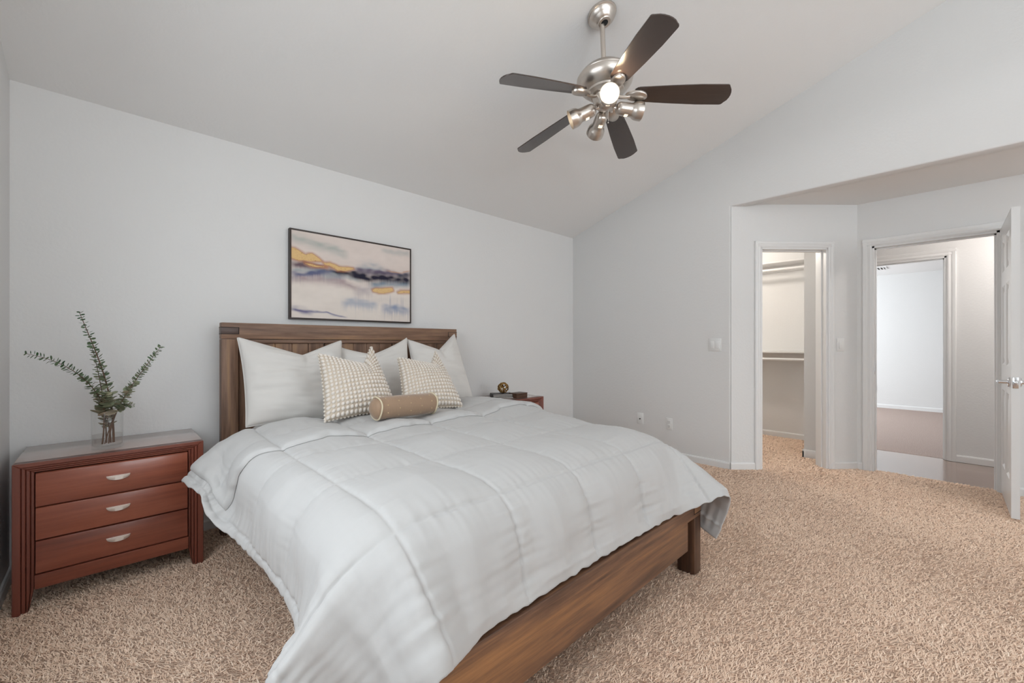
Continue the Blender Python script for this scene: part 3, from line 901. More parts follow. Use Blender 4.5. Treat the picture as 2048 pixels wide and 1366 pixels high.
    [519,2150,805,39,-12,57,41,-11,57,35,-9,62,39,-11,60,36,-10,59,39,-11,58,52,-10,50,58,-6,40,65,-5,33,62,-7,37,68,-5,22,72,-1,16,72,-1,8,72,2,-3,72,1,0,71,0,1,72,0,-1,72,-1,2,71,1,-2,71,-1,2,73,0,-2,72,-1,-2,70,1,4,71,1,-3,72,-1,1,72,0,-1,71,-2,3,71,3,-4,71,0,2,71,0,-1,72,-1,1,72,0,0,71,0,-1,72,-1,1,72,-1,2,69,4,-2,72,-1,-1,72,-1,1,71,-1,0,71,0,1,72,-1,-1,72,0,1,71,0,-2,72,-1,0,70,0,1,72,-1,-1,72,0,-1,71,-1,0,72,-1,-1,71,-1,-1,73,-3,0,69,0,-18,70,0,-17,62,3,-38,54,6,-43,45,8,-56,40,10,-58,39,13,-57,37,13,-59,40,11,-59,40,10,-58,38,14,-58,40,9,-60,41,10,-55,40,10,-59],
    [565,2194,781,39,-11,58,43,-14,55,32,-6,65,36,-8,62,30,-4,64,29,-4,65,33,-5,63,55,-5,45,60,-5,39,62,-6,36,69,-2,20,70,-4,16,73,1,4,72,1,-1,71,0,1,72,-1,3,73,-1,-1,70,0,7,71,2,-9,72,-1,6,71,1,-3,72,-1,0,73,-2,1,71,3,-3,70,-1,5,72,1,-5,74,-4,-1,70,1,7,72,1,-5,71,1,3,71,0,-2,71,0,-1,72,0,-2,73,-2,0,70,1,4,71,0,0,71,0,5,70,2,-8,73,-2,0,72,-2,5,71,2,-4,72,-1,1,71,0,-2,72,-1,0,71,0,0,71,-1,1,72,-1,0,72,-1,-1,71,0,-2,72,-2,-1,72,-2,-1,70,0,-18,71,0,-14,59,4,-42,59,3,-40,53,5,-47,50,5,-52,44,9,-56,43,8,-57,41,10,-57,41,10,-58,41,11,-57,40,10,-59,40,11,-57,40,8,-61],
    [607,2246,761,41,-15,59,34,-4,61,34,-7,63,33,-7,62,29,-3,65,23,-2,67,25,0,66,41,-4,58,57,-3,40,59,-5,44,67,-5,24,73,-1,11,72,-2,9,72,2,-5,71,1,1,72,-1,-1,73,-1,0,73,-2,0,70,1,8,72,1,-7,71,-1,6,71,1,-7,73,-1,-1,71,-1,11,71,1,-9,71,0,5,73,0,-7,72,-1,1,71,1,1,72,-1,-1,70,2,0,71,0,0,71,0,0,73,-1,0,72,-1,0,71,0,4,71,1,-3,71,0,4,72,0,-5,73,-3,0,71,1,3,71,0,-2,71,0,1,71,-1,-2,73,-1,3,70,0,1,71,0,-4,71,-1,3,72,0,-3,72,-2,0,74,-2,-1,70,0,-15,72,0,-15,58,4,-43,59,3,-41,55,4,-45,49,6,-53,45,8,-56,43,9,-56,43,10,-57,41,9,-57,42,11,-57,42,10,-57,41,9,-57,40,8,-61],
    [643,2303,745,38,-12,61,36,-6,61,28,-4,66,24,-2,67,20,-1,68,11,-1,71,31,-2,64,38,-3,61,60,-3,38,56,-3,43,68,-4,24,72,-2,11,71,-2,8,72,0,2,71,1,-2,71,0,3,71,0,-5,73,-1,1,73,-2,1,71,1,6,71,0,-5,71,0,-2,73,-1,1,71,0,-3,71,1,5,71,0,-3,72,0,0,71,0,2,71,2,-4,72,-2,3,71,1,-4,72,0,8,71,0,-7,71,0,4,72,0,-5,73,-1,2,71,0,2,71,0,-1,71,0,-2,72,-1,1,72,-1,2,71,1,-2,71,-1,7,71,0,-5,71,0,1,73,-2,0,71,-2,6,72,1,-10,72,-1,5,70,0,-4,72,-2,-2,71,-1,-16,71,1,-13,59,2,-43,60,3,-34,40,3,-58,35,-1,-63,35,1,-62,42,7,-58,47,15,-51,43,12,-55,43,11,-55,44,12,-56,43,12,-55,45,8,-57],
    [673,2363,733,33,-8,65,29,-4,65,26,-2,65,14,-1,71,14,-1,70,12,-2,71,31,-2,64,43,-4,58,52,-2,47,61,-3,38,66,-3,24,71,-2,10,72,-1,9,73,-3,-3,70,1,3,71,1,-2,71,0,4,70,1,-5,74,-2,1,72,-1,2,71,1,3,71,0,-3,72,0,-1,72,-1,0,71,1,-1,71,0,1,72,0,3,71,0,-3,72,0,1,71,0,-2,72,0,2,71,0,-3,71,0,2,72,0,2,71,1,0,73,-2,-2,71,1,-1,71,0,3,71,0,0,70,1,-3,72,-1,1,74,-3,2,70,1,0,72,0,4,71,0,-9,72,-2,1,73,-3,3,70,1,8,71,0,-8,71,-1,2,72,-1,-7,70,-1,-15,71,0,-15,63,2,-35,58,3,-41,47,2,-53,31,2,-64,15,-1,-70,25,-2,-67,37,4,-62,43,11,-56,41,10,-57,39,6,-58,46,17,-53,50,14,-52],
    [696,2428,726,28,-7,67,29,-3,65,15,-1,70,7,0,71,12,-2,71,13,-1,71,33,-2,62,43,-3,58,54,-4,47,58,-3,41,66,-2,26,71,-1,10,70,0,5,74,-4,-2,72,0,1,71,0,5,71,0,-2,71,1,4,72,-1,-7,72,-1,0,72,0,-3,71,1,5,71,0,-5,72,-1,-1,72,0,6,71,1,-2,71,-1,-3,72,1,4,71,0,-2,71,0,2,72,0,-4,71,0,3,71,0,-3,72,0,6,71,0,-3,71,0,1,71,0,-3,73,-1,3,71,0,2,71,1,4,71,0,-9,72,-1,4,73,-2,0,71,0,-4,71,0,7,71,-1,-6,73,-2,0,71,-1,0,71,0,5,71,0,-7,71,-1,-2,70,0,-13,71,0,-15,60,1,-41,62,2,-35,47,2,-54,35,0,-62,14,0,-70,13,0,-70,19,0,-68,33,2,-65,38,2,-63,40,10,-57,40,9,-58,48,13,-53],
    [712,2494,722,24,-6,69,19,-2,69,13,0,70,5,-1,70,9,0,70,17,-3,71,37,-2,60,40,-2,60,53,-4,47,60,-3,39,68,-3,25,68,-1,20,71,0,-3,73,-2,-3,73,-2,2,71,0,-3,71,0,6,71,1,-2,71,0,-1,73,-2,-3,71,1,7,71,0,2,71,1,1,73,-2,-4,72,1,-3,71,0,1,71,0,0,71,0,0,71,0,1,71,0,0,72,1,1,71,0,-1,71,0,1,71,0,-2,72,0,-1,71,0,0,71,0,1,72,-1,-1,73,-1,3,70,0,-4,72,1,5,71,0,-2,71,0,0,73,-2,-1,70,0,-5,71,-1,6,71,-1,-2,72,-1,-1,73,-2,0,70,0,8,70,1,-11,71,-1,-12,70,0,-17,61,1,-37,58,1,-43,49,1,-52,33,0,-63,28,1,-66,5,0,-71,9,-1,-71,21,0,-68,34,1,-65,31,4,-63,40,9,-58,44,8,-57],
    [723,2562,720,21,-5,70,14,-2,70,11,0,70,-2,-3,72,14,1,70,20,-3,69,28,-1,66,47,-3,54,53,-2,47,60,-4,39,68,-4,26,70,-1,10,70,1,11,73,-2,-6,71,-1,-1,71,0,3,70,2,-1,73,-2,-1,72,-1,7,70,1,-9,71,0,4,74,-2,4,70,1,-8,71,1,4,72,-1,-4,72,0,2,73,-1,-3,70,1,7,71,0,-4,71,0,4,72,0,-7,71,1,7,71,-1,-5,72,0,3,71,0,-1,71,1,1,72,0,-1,70,0,-1,71,0,2,72,-1,-2,72,0,1,73,-1,1,69,0,-3,72,-1,-1,71,0,6,72,-2,4,71,-1,-6,71,0,3,71,0,-7,72,-2,0,71,0,1,70,0,-13,69,1,-18,62,0,-36,57,1,-43,48,1,-53,36,1,-62,21,0,-68,8,-1,-72,12,0,-70,5,-2,-71,29,2,-66,24,0,-67,36,3,-64,40,5,-60],
    [731,2629,719,18,-4,71,6,0,70,16,0,69,4,-4,74,8,0,70,18,-2,69,36,-2,61,39,-3,61,48,-3,53,65,-1,30,67,-3,24,71,-1,11,72,-3,7,70,1,0,71,0,2,74,-3,1,70,1,-6,72,0,2,73,-3,0,70,2,8,70,0,-6,71,0,6,72,0,-4,72,0,2,71,1,-9,71,0,7,72,-1,-4,71,1,3,72,-1,-5,71,0,6,71,0,-6,71,0,7,72,1,-6,70,0,4,72,0,-3,73,-1,-3,70,0,5,72,0,-4,71,0,10,70,0,-12,71,1,8,73,-1,-4,71,-1,6,70,0,-8,73,-1,1,71,-2,-1,71,-1,7,71,-1,-7,71,0,4,72,-2,3,72,1,-3,70,1,-10,68,0,-24,63,1,-33,57,0,-44,45,1,-56,39,0,-60,22,0,-68,12,0,-71,9,0,-70,7,-3,-74,6,0,-71,29,1,-65,26,0,-68,33,1,-64],
    [735,2698,719,14,-5,71,16,1,70,4,-1,71,4,-2,70,13,-1,71,15,-3,71,31,-2,64,44,-2,56,53,-3,48,62,-2,35,64,-2,28,70,0,8,74,-3,6,71,-1,5,71,0,2,71,-1,-3,72,0,-3,71,0,2,71,0,-5,73,-2,1,72,0,4,70,0,0,71,1,3,72,-1,4,71,1,-6,72,0,2,71,0,-1,72,0,0,71,0,-1,71,0,0,71,0,0,71,0,1,72,0,-2,71,1,-1,71,0,-2,71,0,-3,71,0,5,71,0,-5,73,-2,5,71,1,0,72,-1,2,71,0,0,72,0,2,70,-1,1,71,-1,-2,72,-2,-1,71,-1,-5,71,-1,12,71,1,-12,72,-2,-1,72,0,5,69,1,-16,68,1,-19,63,0,-35,57,1,-42,46,1,-55,38,-1,-61,22,-1,-70,21,1,-68,-2,-1,-72,12,1,-70,11,-2,-72,18,0,-69,20,2,-67,24,-3,-69],
    [738,2766,719,11,-4,72,1,-1,72,16,0,69,-1,-2,71,21,-1,69,15,-2,70,36,-3,62,40,-1,59,53,-3,47,60,-3,39,67,-1,25,69,-1,15,74,-3,1,72,-1,-4,70,0,7,72,-1,-5,71,0,12,71,0,-13,72,0,3,70,1,-6,74,-3,2,71,0,4,71,0,2,71,1,5,72,0,2,70,1,-2,72,-1,1,71,1,-2,71,-1,1,71,1,-1,71,0,1,72,0,0,71,0,-2,71,0,-1,71,0,0,71,0,-1,71,0,1,72,0,-3,70,0,2,72,0,0,71,0,2,71,0,1,71,0,-1,72,-2,-1,71,-1,-9,70,0,5,74,-3,-1,72,-2,0,70,1,3,72,-1,-4,71,0,-3,71,1,-8,69,-1,-21,64,2,-30,54,1,-47,45,0,-56,38,0,-60,21,-1,-69,12,-1,-71,9,0,-72,0,1,-70,21,0,-68,14,-1,-71,19,-1,-70,20,0,-67],
    [739,2835,720,10,-4,72,9,-1,70,5,-1,71,8,-2,71,6,0,71,24,-2,67,32,-3,64,44,-2,56,54,-2,48,62,-3,37,65,-2,31,70,-1,4,72,-1,8,71,-1,-4,72,-1,2,73,-3,1,70,1,0,71,1,0,71,-1,1,71,0,-1,72,0,-4,71,0,5,71,0,4,71,1,6,73,-1,1,71,0,1,71,0,0,71,0,1,71,0,0,71,0,0,71,0,0,71,0,-1,72,0,0,71,0,-1,71,0,-1,71,0,-1,71,0,-1,71,0,-1,71,0,0,71,0,0,71,0,1,71,0,1,71,0,0,71,-1,-1,73,-3,-1,71,0,-12,71,-1,5,71,0,-3,73,-2,1,69,2,-2,73,-2,-2,72,-1,-12,69,1,-16,62,1,-35,57,1,-42,48,0,-52,34,1,-64,22,-1,-67,12,1,-71,11,-2,-71,9,0,-71,13,-2,-70,8,1,-71,17,1,-69,16,-4,-72],
    [740,2904,720,8,-5,73,1,0,71,14,-1,69,2,-2,73,21,-1,68,14,-2,70,39,-2,59,38,-1,59,54,-3,49,60,-3,37,67,-1,25,71,-2,11,70,-1,12,71,0,-11,71,0,5,73,-3,-3,72,-1,5,71,0,-2,71,0,-3,72,0,1,71,0,-2,73,-2,0,70,1,6,71,1,5,72,0,4,71,0,1,71,0,0,71,0,1,71,0,0,71,0,0,71,0,0,71,0,-1,72,0,0,71,0,-1,71,0,-1,71,0,-1,71,0,-1,71,0,0,71,0,-1,71,0,0,71,0,1,71,0,0,71,0,1,70,-1,-8,73,-2,0,71,-1,-3,71,-1,5,71,0,-5,71,0,4,73,-1,-2,71,0,-5,70,-1,-13,71,0,-16,62,1,-34,58,0,-42,41,0,-59,42,2,-56,24,-1,-68,6,0,-72,16,0,-69,5,-1,-72,13,0,-70,5,-1,-72,14,-1,-71,13,-2,-70],
    [740,2973,720,9,-5,72,9,-2,73,2,0,70,9,-2,71,10,-1,71,20,-2,68,30,-2,66,49,-2,52,52,-2,48,61,-1,38,66,-2,24,71,-2,12,73,-2,2,71,0,2,70,0,0,72,-2,-4,74,-2,1,69,1,5,72,-1,0,71,1,1,71,0,-1,72,-1,1,72,0,0,71,0,5,71,0,5,71,0,0,71,0,0,71,0,0,71,0,0,71,0,0,71,0,0,71,0,0,72,0,-1,71,0,0,71,0,-1,71,0,0,71,0,-1,71,0,-1,71,0,0,71,0,0,71,0,0,71,0,0,71,0,0,71,0,1,71,-2,-3,70,0,-10,74,-3,1,71,0,11,71,-1,-10,71,1,-1,70,1,-2,70,-1,-14,72,-1,-14,61,1,-37,59,-1,-41,49,0,-53,35,2,-62,21,-1,-69,19,1,-68,7,-1,-72,6,-2,-72,6,1,-70,2,-1,-72,17,1,-69,12,-4,-73],
    [740,3041,720,8,-3,72,8,-2,72,1,-1,71,14,0,69,12,-2,71,19,-4,70,35,-2,62,39,-2,59,56,-1,44,59,-2,40,68,-2,22,69,-1,18,72,-1,-5,71,0,4,72,-2,0,71,0,-2,73,-2,-1,71,-1,-1,72,1,4,72,-2,1,70,1,7,71,0,-9,72,-1,4,71,1,4,71,0,6,71,0,0,71,0,0,71,0,0,71,0,0,71,0,0,71,0,0,71,0,-1,72,0,0,71,0,0,71,0,-1,71,0,0,71,0,-1,71,0,0,71,0,-1,71,0,0,71,0,0,71,0,0,71,0,0,71,-1,-9,72,-2,-1,71,0,3,72,-2,-2,71,0,-3,71,0,6,72,-1,4,71,0,-7,71,0,-10,68,0,-23,64,0,-33,57,1,-44,45,-1,-56,38,1,-60,26,-2,-67,4,2,-71,15,0,-70,1,-1,-72,10,0,-70,10,-2,-73,7,1,-71,13,-1,-69],
    [738,3110,721,7,-4,72,11,1,69,10,-3,73,3,-2,70,16,-1,70,16,-2,69,34,-2,61,43,-3,59,52,-1,46,62,-2,39,68,-3,26,70,-1,10,71,0,5,71,-1,-1,72,-2,-2,71,0,-1,70,1,4,73,-2,-2,71,-1,3,71,1,-3,72,-3,0,71,1,6,71,0,-2,72,0,3,71,0,7,71,0,0,71,0,-1,71,0,0,71,0,0,71,0,0,71,0,0,71,0,0,72,0,0,71,0,-1,71,0,0,71,0,0,71,0,0,71,0,-1,71,0,0,71,0,0,71,0,-1,71,0,0,71,0,0,71,0,-2,73,-2,-2,70,0,-9,72,-2,0,71,0,9,71,-1,-9,72,-1,0,72,0,4,69,1,-15,69,0,-18,62,0,-36,59,0,-41,47,0,-53,37,0,-62,21,-1,-68,14,1,-70,11,-2,-72,10,1,-69,2,0,-72,11,0,-71,7,-2,-72,6,-2,-71],
    [738,3179,722,10,-3,71,0,-1,72,7,-3,72,10,-1,70,12,-2,71,24,-2,68,29,-2,65,49,-2,52,49,-2,54,62,-1,34,68,-1,22,73,-3,11,72,-2,0,70,1,7,71,-1,-3,72,-2,2,71,0,0,71,0,-3,73,-2,-2,70,1,8,71,-2,-7,72,0,0,71,0,4,70,1,7,72,0,5,71,0,-1,71,0,0,71,0,-1,71,0,0,71,0,0,71,0,0,71,0,0,72,0,0,71,0,0,71,0,0,71,0,0,71,0,0,71,0,0,71,0,0,71,0,-1,71,0,0,71,0,-1,71,0,0,71,-1,-11,71,0,1,73,-2,1,69,0,-4,72,-1,0,72,-2,1,72,0,1,73,-1,0,70,1,-8,68,0,-22,62,1,-33,57,0,-45,45,0,-55,39,1,-60,24,-2,-68,19,0,-69,6,1,-71,6,-1,-71,7,0,-71,9,1,-70,3,-1,-73,5,-5,-73],
    [735,3246,724,0,-2,72,17,0,68,9,-4,74,1,-2,72,22,-1,67,18,-2,69,35,-3,63,41,-2,58,53,-1,48,60,-1,40,69,-2,17,70,-1,12,71,0,1,72,-2,3,71,-1,-1,71,1,4,72,-2,-4,71,-1,3,71,1,-5,72,-1,2,71,-2,1,72,1,-1,72,-2,-1,70,1,8,71,1,7,71,0,-1,71,0,0,71,0,-1,71,0,0,71,0,0,71,0,0,71,0,1,72,0,0,71,0,0,71,0,0,71,0,0,71,0,1,71,0,0,71,0,0,71,0,-1,71,0,0,71,0,-1,71,0,0,72,-1,-2,70,-1,-11,71,-1,1,73,-2,-2,70,0,9,71,0,-8,71,1,1,73,-2,-3,70,0,-13,70,-1,-15,61,1,-37,58,1,-40,50,0,-51,33,0,-63,23,-1,-69,10,-3,-73,16,2,-69,-1,0,-70,16,0,-71,3,0,-71,4,0,-71,5,-3,-72],
    [731,3316,724,8,-4,73,2,0,69,16,-2,71,6,-2,71,19,-2,69,18,-1,69,37,-2,61,37,-1,59,57,-2,44,60,-3,41,70,-2,18,68,0,22,72,-1,-3,71,-1,1,74,-4,-1,71,1,-4,70,0,3,72,-2,6,70,1,5,73,-2,-7,70,0,2,70,2,-4,72,-2,0,72,0,5,71,0,6,71,0,0,71,0,-1,71,0,0,71,0,0,71,0,0,71,0,0,71,0,0,72,0,1,71,0,0,71,0,0,71,0,1,71,0,0,71,0,0,71,0,0,71,0,0,71,0,0,71,0,-1,71,0,-1,70,-1,-10,71,1,0,72,-3,4,71,1,-6,73,-3,1,70,1,5,71,0,-9,73,-1,1,71,-1,-12,70,0,-17,63,0,-35,55,1,-42,46,0,-55,38,2,-57,22,0,-69,10,-3,-71,7,0,-72,-1,-2,-72,9,2,-70,6,-2,-72,4,1,-70,13,-3,-72],
    [726,3386,724,10,-4,72,9,-2,71,18,-1,69,-2,0,71,24,-2,68,17,-4,70,31,-3,66,46,-2,55,52,0,47,62,-3,36,69,-3,25,70,0,10,70,0,7,72,-2,-3,71,0,1,71,0,-5,71,-1,2,73,-3,5,70,1,-3,71,0,2,73,-2,-2,70,1,9,70,0,-12,72,-1,8,71,1,6,71,0,0,71,0,-1,71,0,0,71,0,0,71,0,0,71,0,1,71,0,1,72,0,0,71,0,0,71,0,1,71,0,0,71,0,1,71,0,0,71,0,0,71,0,0,71,0,0,71,0,-1,71,0,-1,72,-1,-2,70,0,-12,72,-3,1,71,1,7,72,-2,-6,71,1,-1,71,0,6,72,-1,-8,70,-1,-12,70,0,-17,62,1,-35,58,0,-42,50,-1,-51,36,1,-63,26,-1,-66,3,1,-72,9,0,-70,2,-3,-74,0,1,-70,4,-2,-73,8,1,-70,11,-2,-71],
    [721,3453,727,15,-2,69,9,-1,71,10,-3,72,11,-1,70,17,-2,69,18,-2,69,28,-2,66,47,-2,53,53,-1,48,62,-2,36,69,-3,21,71,-1,11,70,-1,11,71,0,-5,71,0,9,71,-1,-10,71,0,2,73,-2,-2,72,0,1,71,-2,8,70,1,-9,74,-3,0,70,0,6,72,0,-5,70,1,10,71,0,0,71,0,0,71,0,0,71,0,0,71,0,1,71,0,0,71,0,1,72,0,1,71,0,0,71,0,1,71,0,0,71,0,1,71,0,0,71,0,0,71,0,0,71,0,0,71,0,-1,71,0,0,71,-1,-12,71,1,5,72,-3,-6,71,0,-3,72,-1,-1,71,0,13,71,0,-11,72,-1,-3,69,1,-9,70,0,-18,62,0,-35,60,0,-42,44,-2,-58,40,0,-59,25,0,-67,13,1,-69,0,0,-72,1,0,-70,0,-2,-73,5,-1,-73,2,0,-71,14,-2,-70],
    [716,3522,729,14,-3,71,24,-1,67,3,-1,72,10,-1,70,18,-4,70,16,-3,70,39,-1,59,35,-2,62,61,-1,39,53,-2,48,70,0,14,72,-2,12,72,-3,5,72,-2,3,71,0,0,71,-1,0,71,0,-3,70,1,2,71,0,-6,73,-3,0,70,1,7,70,0,-7,73,-2,2,72,0,2,70,1,9,71,0,0,71,0,0,71,0,1,71,0,0,71,0,1,71,0,1,71,0,1,72,0,1,71,0,0,71,0,1,71,0,0,71,0,1,71,0,0,71,0,0,71,0,0,71,0,0,71,0,0,71,0,-1,73,-2,-5,69,1,-11,72,-2,0,71,0,10,70,1,-8,74,-3,1,70,1,4,72,-1,-7,70,0,-12,69,0,-19,61,1,-36,59,-1,-41,46,0,-54,40,0,-60,18,0,-68,13,0,-71,6,-2,-72,-1,1,-70,3,-1,-72,9,1,-70,6,-2,-72,6,-3,-73],
    [711,3591,731,18,-4,71,9,-1,70,25,-1,68,1,-2,71,21,0,67,17,-4,70,33,-3,65,43,-3,58,54,0,45,59,-1,37,69,-1,20,69,0,13,71,-2,2,72,-2,1,72,-1,-2,71,-1,5,71,0,-2,71,0,1,73,-1,-2,72,-2,2,70,0,6,71,-1,-3,73,-1,-3,70,1,2,71,0,3,71,0,0,71,0,1,71,0,1,71,0,1,71,0,1,71,0,1,71,0,1,72,0,1,71,0,0,71,0,0,71,0,1,71,0,0,71,0,1,71,0,0,71,0,0,71,0,0,71,0,0,71,0,-1,70,1,-3,73,-2,-7,72,-3,-5,71,1,-3,71,0,8,72,-1,-5,70,0,-2,72,-1,0,71,1,-7,68,1,-24,65,-1,-30,55,0,-46,46,0,-55,39,-1,-61,24,-2,-68,7,3,-69,7,-2,-72,1,-1,-72,5,-1,-72,3,1,-70,10,0,-70,3,-3,-73],
    [704,3661,734,22,-5,69,19,-1,69,14,-2,70,8,-1,70,15,-2,69,18,-1,69,34,-2,62,42,-2,59,53,-2,48,62,-3,37,70,0,14,68,-2,26,71,-1,-10,72,-1,6,70,0,-7,74,-3,-1,71,0,7,71,1,-6,72,-2,2,73,-3,0,70,1,12,71,-1,-11,70,1,2,73,-2,3,70,2,3,71,0,0,71,0,1,71,0,1,71,0,1,71,0,1,71,0,2,71,0,1,72,0,0,71,0,1,71,0,0,71,0,0,71,0,1,71,0,0,71,0,0,71,0,1,71,0,0,71,0,-1,71,0,0,70,1,-11,73,-3,-6,71,0,1,70,0,-3,73,-1,1,72,-1,-1,70,1,5,72,-2,-6,71,0,-11,69,0,-17,60,0,-39,59,1,-38,48,0,-53,37,-1,-62,20,-2,-70,14,3,-67,10,-2,-72,-3,0,-71,9,0,-71,-1,-1,-72,12,0,-70,-1,-3,-73],
    [697,3729,737,27,-3,68,25,-1,66,11,-1,70,10,-2,70,17,-3,71,11,-2,70,42,-2,59,34,0,60,53,-3,50,64,-2,33,70,-3,19,70,-1,11,71,-1,7,71,-1,-7,71,0,12,72,-2,-1,72,-1,-6,70,0,12,69,1,-10,73,-2,-4,72,-1,1,71,-1,-2,71,0,4,72,-1,2,71,1,4,71,0,0,71,0,1,71,0,1,71,0,1,71,0,2,71,0,1,71,0,1,72,0,1,71,0,0,71,0,0,71,0,0,71,0,1,71,0,0,71,0,0,71,0,0,71,0,1,71,0,-1,71,0,0,71,0,-3,72,-2,-3,71,0,-3,70,1,1,73,-2,-7,72,-1,4,70,1,-7,72,-1,-1,72,0,-11,68,0,-19,67,0,-27,51,1,-49,47,-1,-55,39,2,-58,21,-3,-70,12,0,-71,6,-1,-72,4,0,-69,6,-1,-73,5,0,-71,4,0,-71,3,-1,-71],
    [691,3796,743,34,-2,63,15,-1,70,28,-2,66,2,0,70,13,-5,74,19,-2,68,29,-1,65,42,-1,57,50,-1,51,67,-1,25,68,-1,19,72,-4,13,71,-1,9,71,0,-6,72,-3,-1,73,-2,0,71,0,3,70,0,4,71,0,-2,71,0,-6,71,0,4,71,0,-3,73,-3,-2,72,-1,6,70,2,6,71,0,1,71,0,1,71,0,1,71,0,1,71,0,1,71,0,1,71,0,1,72,0,1,71,0,-1,71,0,0,71,0,1,71,0,0,71,0,0,71,0,1,71,0,0,71,0,0,71,0,0,71,0,0,71,-1,-8,73,-3,-6,71,1,4,70,1,-9,72,-1,0,73,-2,-1,70,2,8,71,0,-7,71,-1,-15,70,-2,-16,63,1,-33,59,0,-40,49,0,-53,33,1,-63,22,-1,-68,12,-1,-72,4,0,-71,7,0,-70,1,0,-72,4,0,-70,7,-2,-73,3,-2,-72],
    [681,3865,749,40,-3,62,30,-1,64,16,-2,69,8,-1,72,9,-1,70,20,-2,68,30,-4,66,40,-3,60,54,-1,45,61,0,35,72,-1,9,69,-1,16,72,-3,2,70,0,3,74,-3,0,70,0,-6,70,1,4,72,-2,-1,72,-2,-3,71,1,0,73,-3,2,69,1,10,71,1,-9,72,-2,5,71,1,5,71,0,1,71,0,0,71,0,1,71,0,1,71,0,1,71,0,1,71,0,1,72,0,0,71,0,0,71,0,0,71,0,0,71,0,0,71,0,0,71,0,0,71,0,0,71,0,1,71,0,0,71,0,-1,69,2,-5,73,-3,-6,72,0,1,72,-1,-4,71,0,4,70,1,-6,72,-1,-1,72,-1,0,70,0,-14,70,0,-15,63,-1,-34,58,0,-43,41,-1,-59,46,1,-55,20,0,-68,10,-1,-71,3,0,-71,-1,-2,-73,12,1,-71,-8,0,-71,14,0,-71,5,-4,-72],
    [670,3932,757,45,-1,56,39,0,60,12,0,70,10,-2,71,2,-2,71,27,-2,66,25,-3,68,38,-4,62,59,-1,42,66,-2,30,69,-2,18,69,-2,12,71,0,10,71,-1,-4,71,-1,-3,72,-1,-1,71,-1,2,71,0,0,71,-1,1,70,2,-4,73,-4,0,72,0,7,71,0,2,71,-1,2,71,1,4,71,0,0,71,0,0,71,0,1,71,0,0,71,0,1,71,0,0,71,0,1,72,0,0,71,0,0,71,0,-1,71,0,0,71,0,0,71,0,1,71,0,0,71,0,0,71,0,0,71,0,0,71,0,0,72,0,3,69,0,-17,72,-1,5,71,0,-6,74,-2,-1,71,0,7,71,0,-6,71,0,5,68,1,-20,70,0,-15,62,-1,-35,60,0,-42,45,-3,-57,39,1,-59,24,1,-65,9,-1,-72,5,-2,-73,-2,1,-70,6,1,-71,2,-3,-73,7,2,-68,6,-3,-73],
    [656,3999,770,55,0,47,36,0,61,27,-1,66,-2,-1,72,10,-2,71,17,-3,70,28,-2,66,39,-1,60,59,-1,38,67,-3,30,68,-1,18,71,-3,13,71,-2,5,71,0,0,70,-1,1,72,-1,-2,71,0,5,73,-3,2,71,0,1,71,1,2,71,-1,-9,73,-2,3,70,1,-6,72,-2,6,70,1,10,71,0,0,71,0,0,71,0,0,71,0,0,71,0,1,71,0,0,71,0,0,72,0,0,71,0,-1,71,0,0,71,0,0,71,0,0,71,0,0,71,0,0,71,0,0,71,0,1,71,0,0,71,0,0,72,0,-4,71,-1,-5,71,0,2,72,0,3,70,1,-10,73,-3,-1,72,-1,3,71,1,-1,70,0,-12,69,1,-18,67,-1,-28,51,1,-50,49,-2,-54,35,-1,-63,34,1,-63,1,1,-72,6,-2,-72,-1,0,-71,1,0,-72,4,0,-71,6,-3,-73,5,1,-69],
    [633,4061,791,65,5,34,47,1,56,19,-1,67,12,-1,70,8,-2,72,20,-2,68,20,-2,69,43,-2,57,56,-1,45,68,-1,24,68,-2,19,69,-1,14,72,-2,3,73,-4,-1,72,-1,-3,70,0,14,72,-1,-9,70,0,3,73,-1,1,70,0,-7,71,0,-1,74,-3,-2,70,1,13,71,1,-7,71,-1,10,71,0,0,71,0,0,71,0,0,71,0,0,71,0,0,71,0,0,71,0,0,72,0,-1,71,0,0,71,0,0,71,0,0,71,0,0,71,0,0,71,0,0,71,0,0,71,0,0,71,0,0,71,0,0,72,-1,-3,72,-2,-8,71,1,5,71,0,-6,71,1,3,71,-2,-5,72,0,1,73,-1,0,69,0,-15,69,0,-15,60,0,-37,60,2,-37,46,-2,-57,38,-1,-61,22,-2,-70,16,2,-67,3,0,-71,4,-2,-73,-8,1,-71,15,0,-70,-3,-1,-72,4,-4,-73],
    [609,4119,820,70,13,19,57,6,44,28,-2,66,12,-2,71,9,0,69,18,-5,71,25,-3,68,39,-2,61,60,0,37,63,-1,33,72,-2,9,67,-2,25,72,-1,-5,71,-1,0,73,-3,-3,71,-1,1,72,-1,3,70,0,-2,72,-1,-1,71,0,10,70,2,-11,73,-3,-1,72,-1,0,70,0,11,71,0,7,71,0,-1,71,0,0,71,0,0,71,0,-1,71,0,0,71,0,-1,71,0,0,72,0,0,71,0,-1,71,0,0,71,0,0,71,0,0,71,0,0,71,0,0,71,0,0,71,0,0,71,0,1,71,0,0,70,1,-4,72,-1,-6,71,0,3,71,0,-6,73,-2,2,70,1,0,72,-1,-2,72,0,-1,71,-1,-14,69,0,-15,65,0,-30,54,2,-44,46,-1,-56,38,-1,-61,22,-1,-69,15,0,-69,7,-1,-72,7,0,-70,-7,1,-71,5,-2,-73,0,1,-70,5,-4,-73],
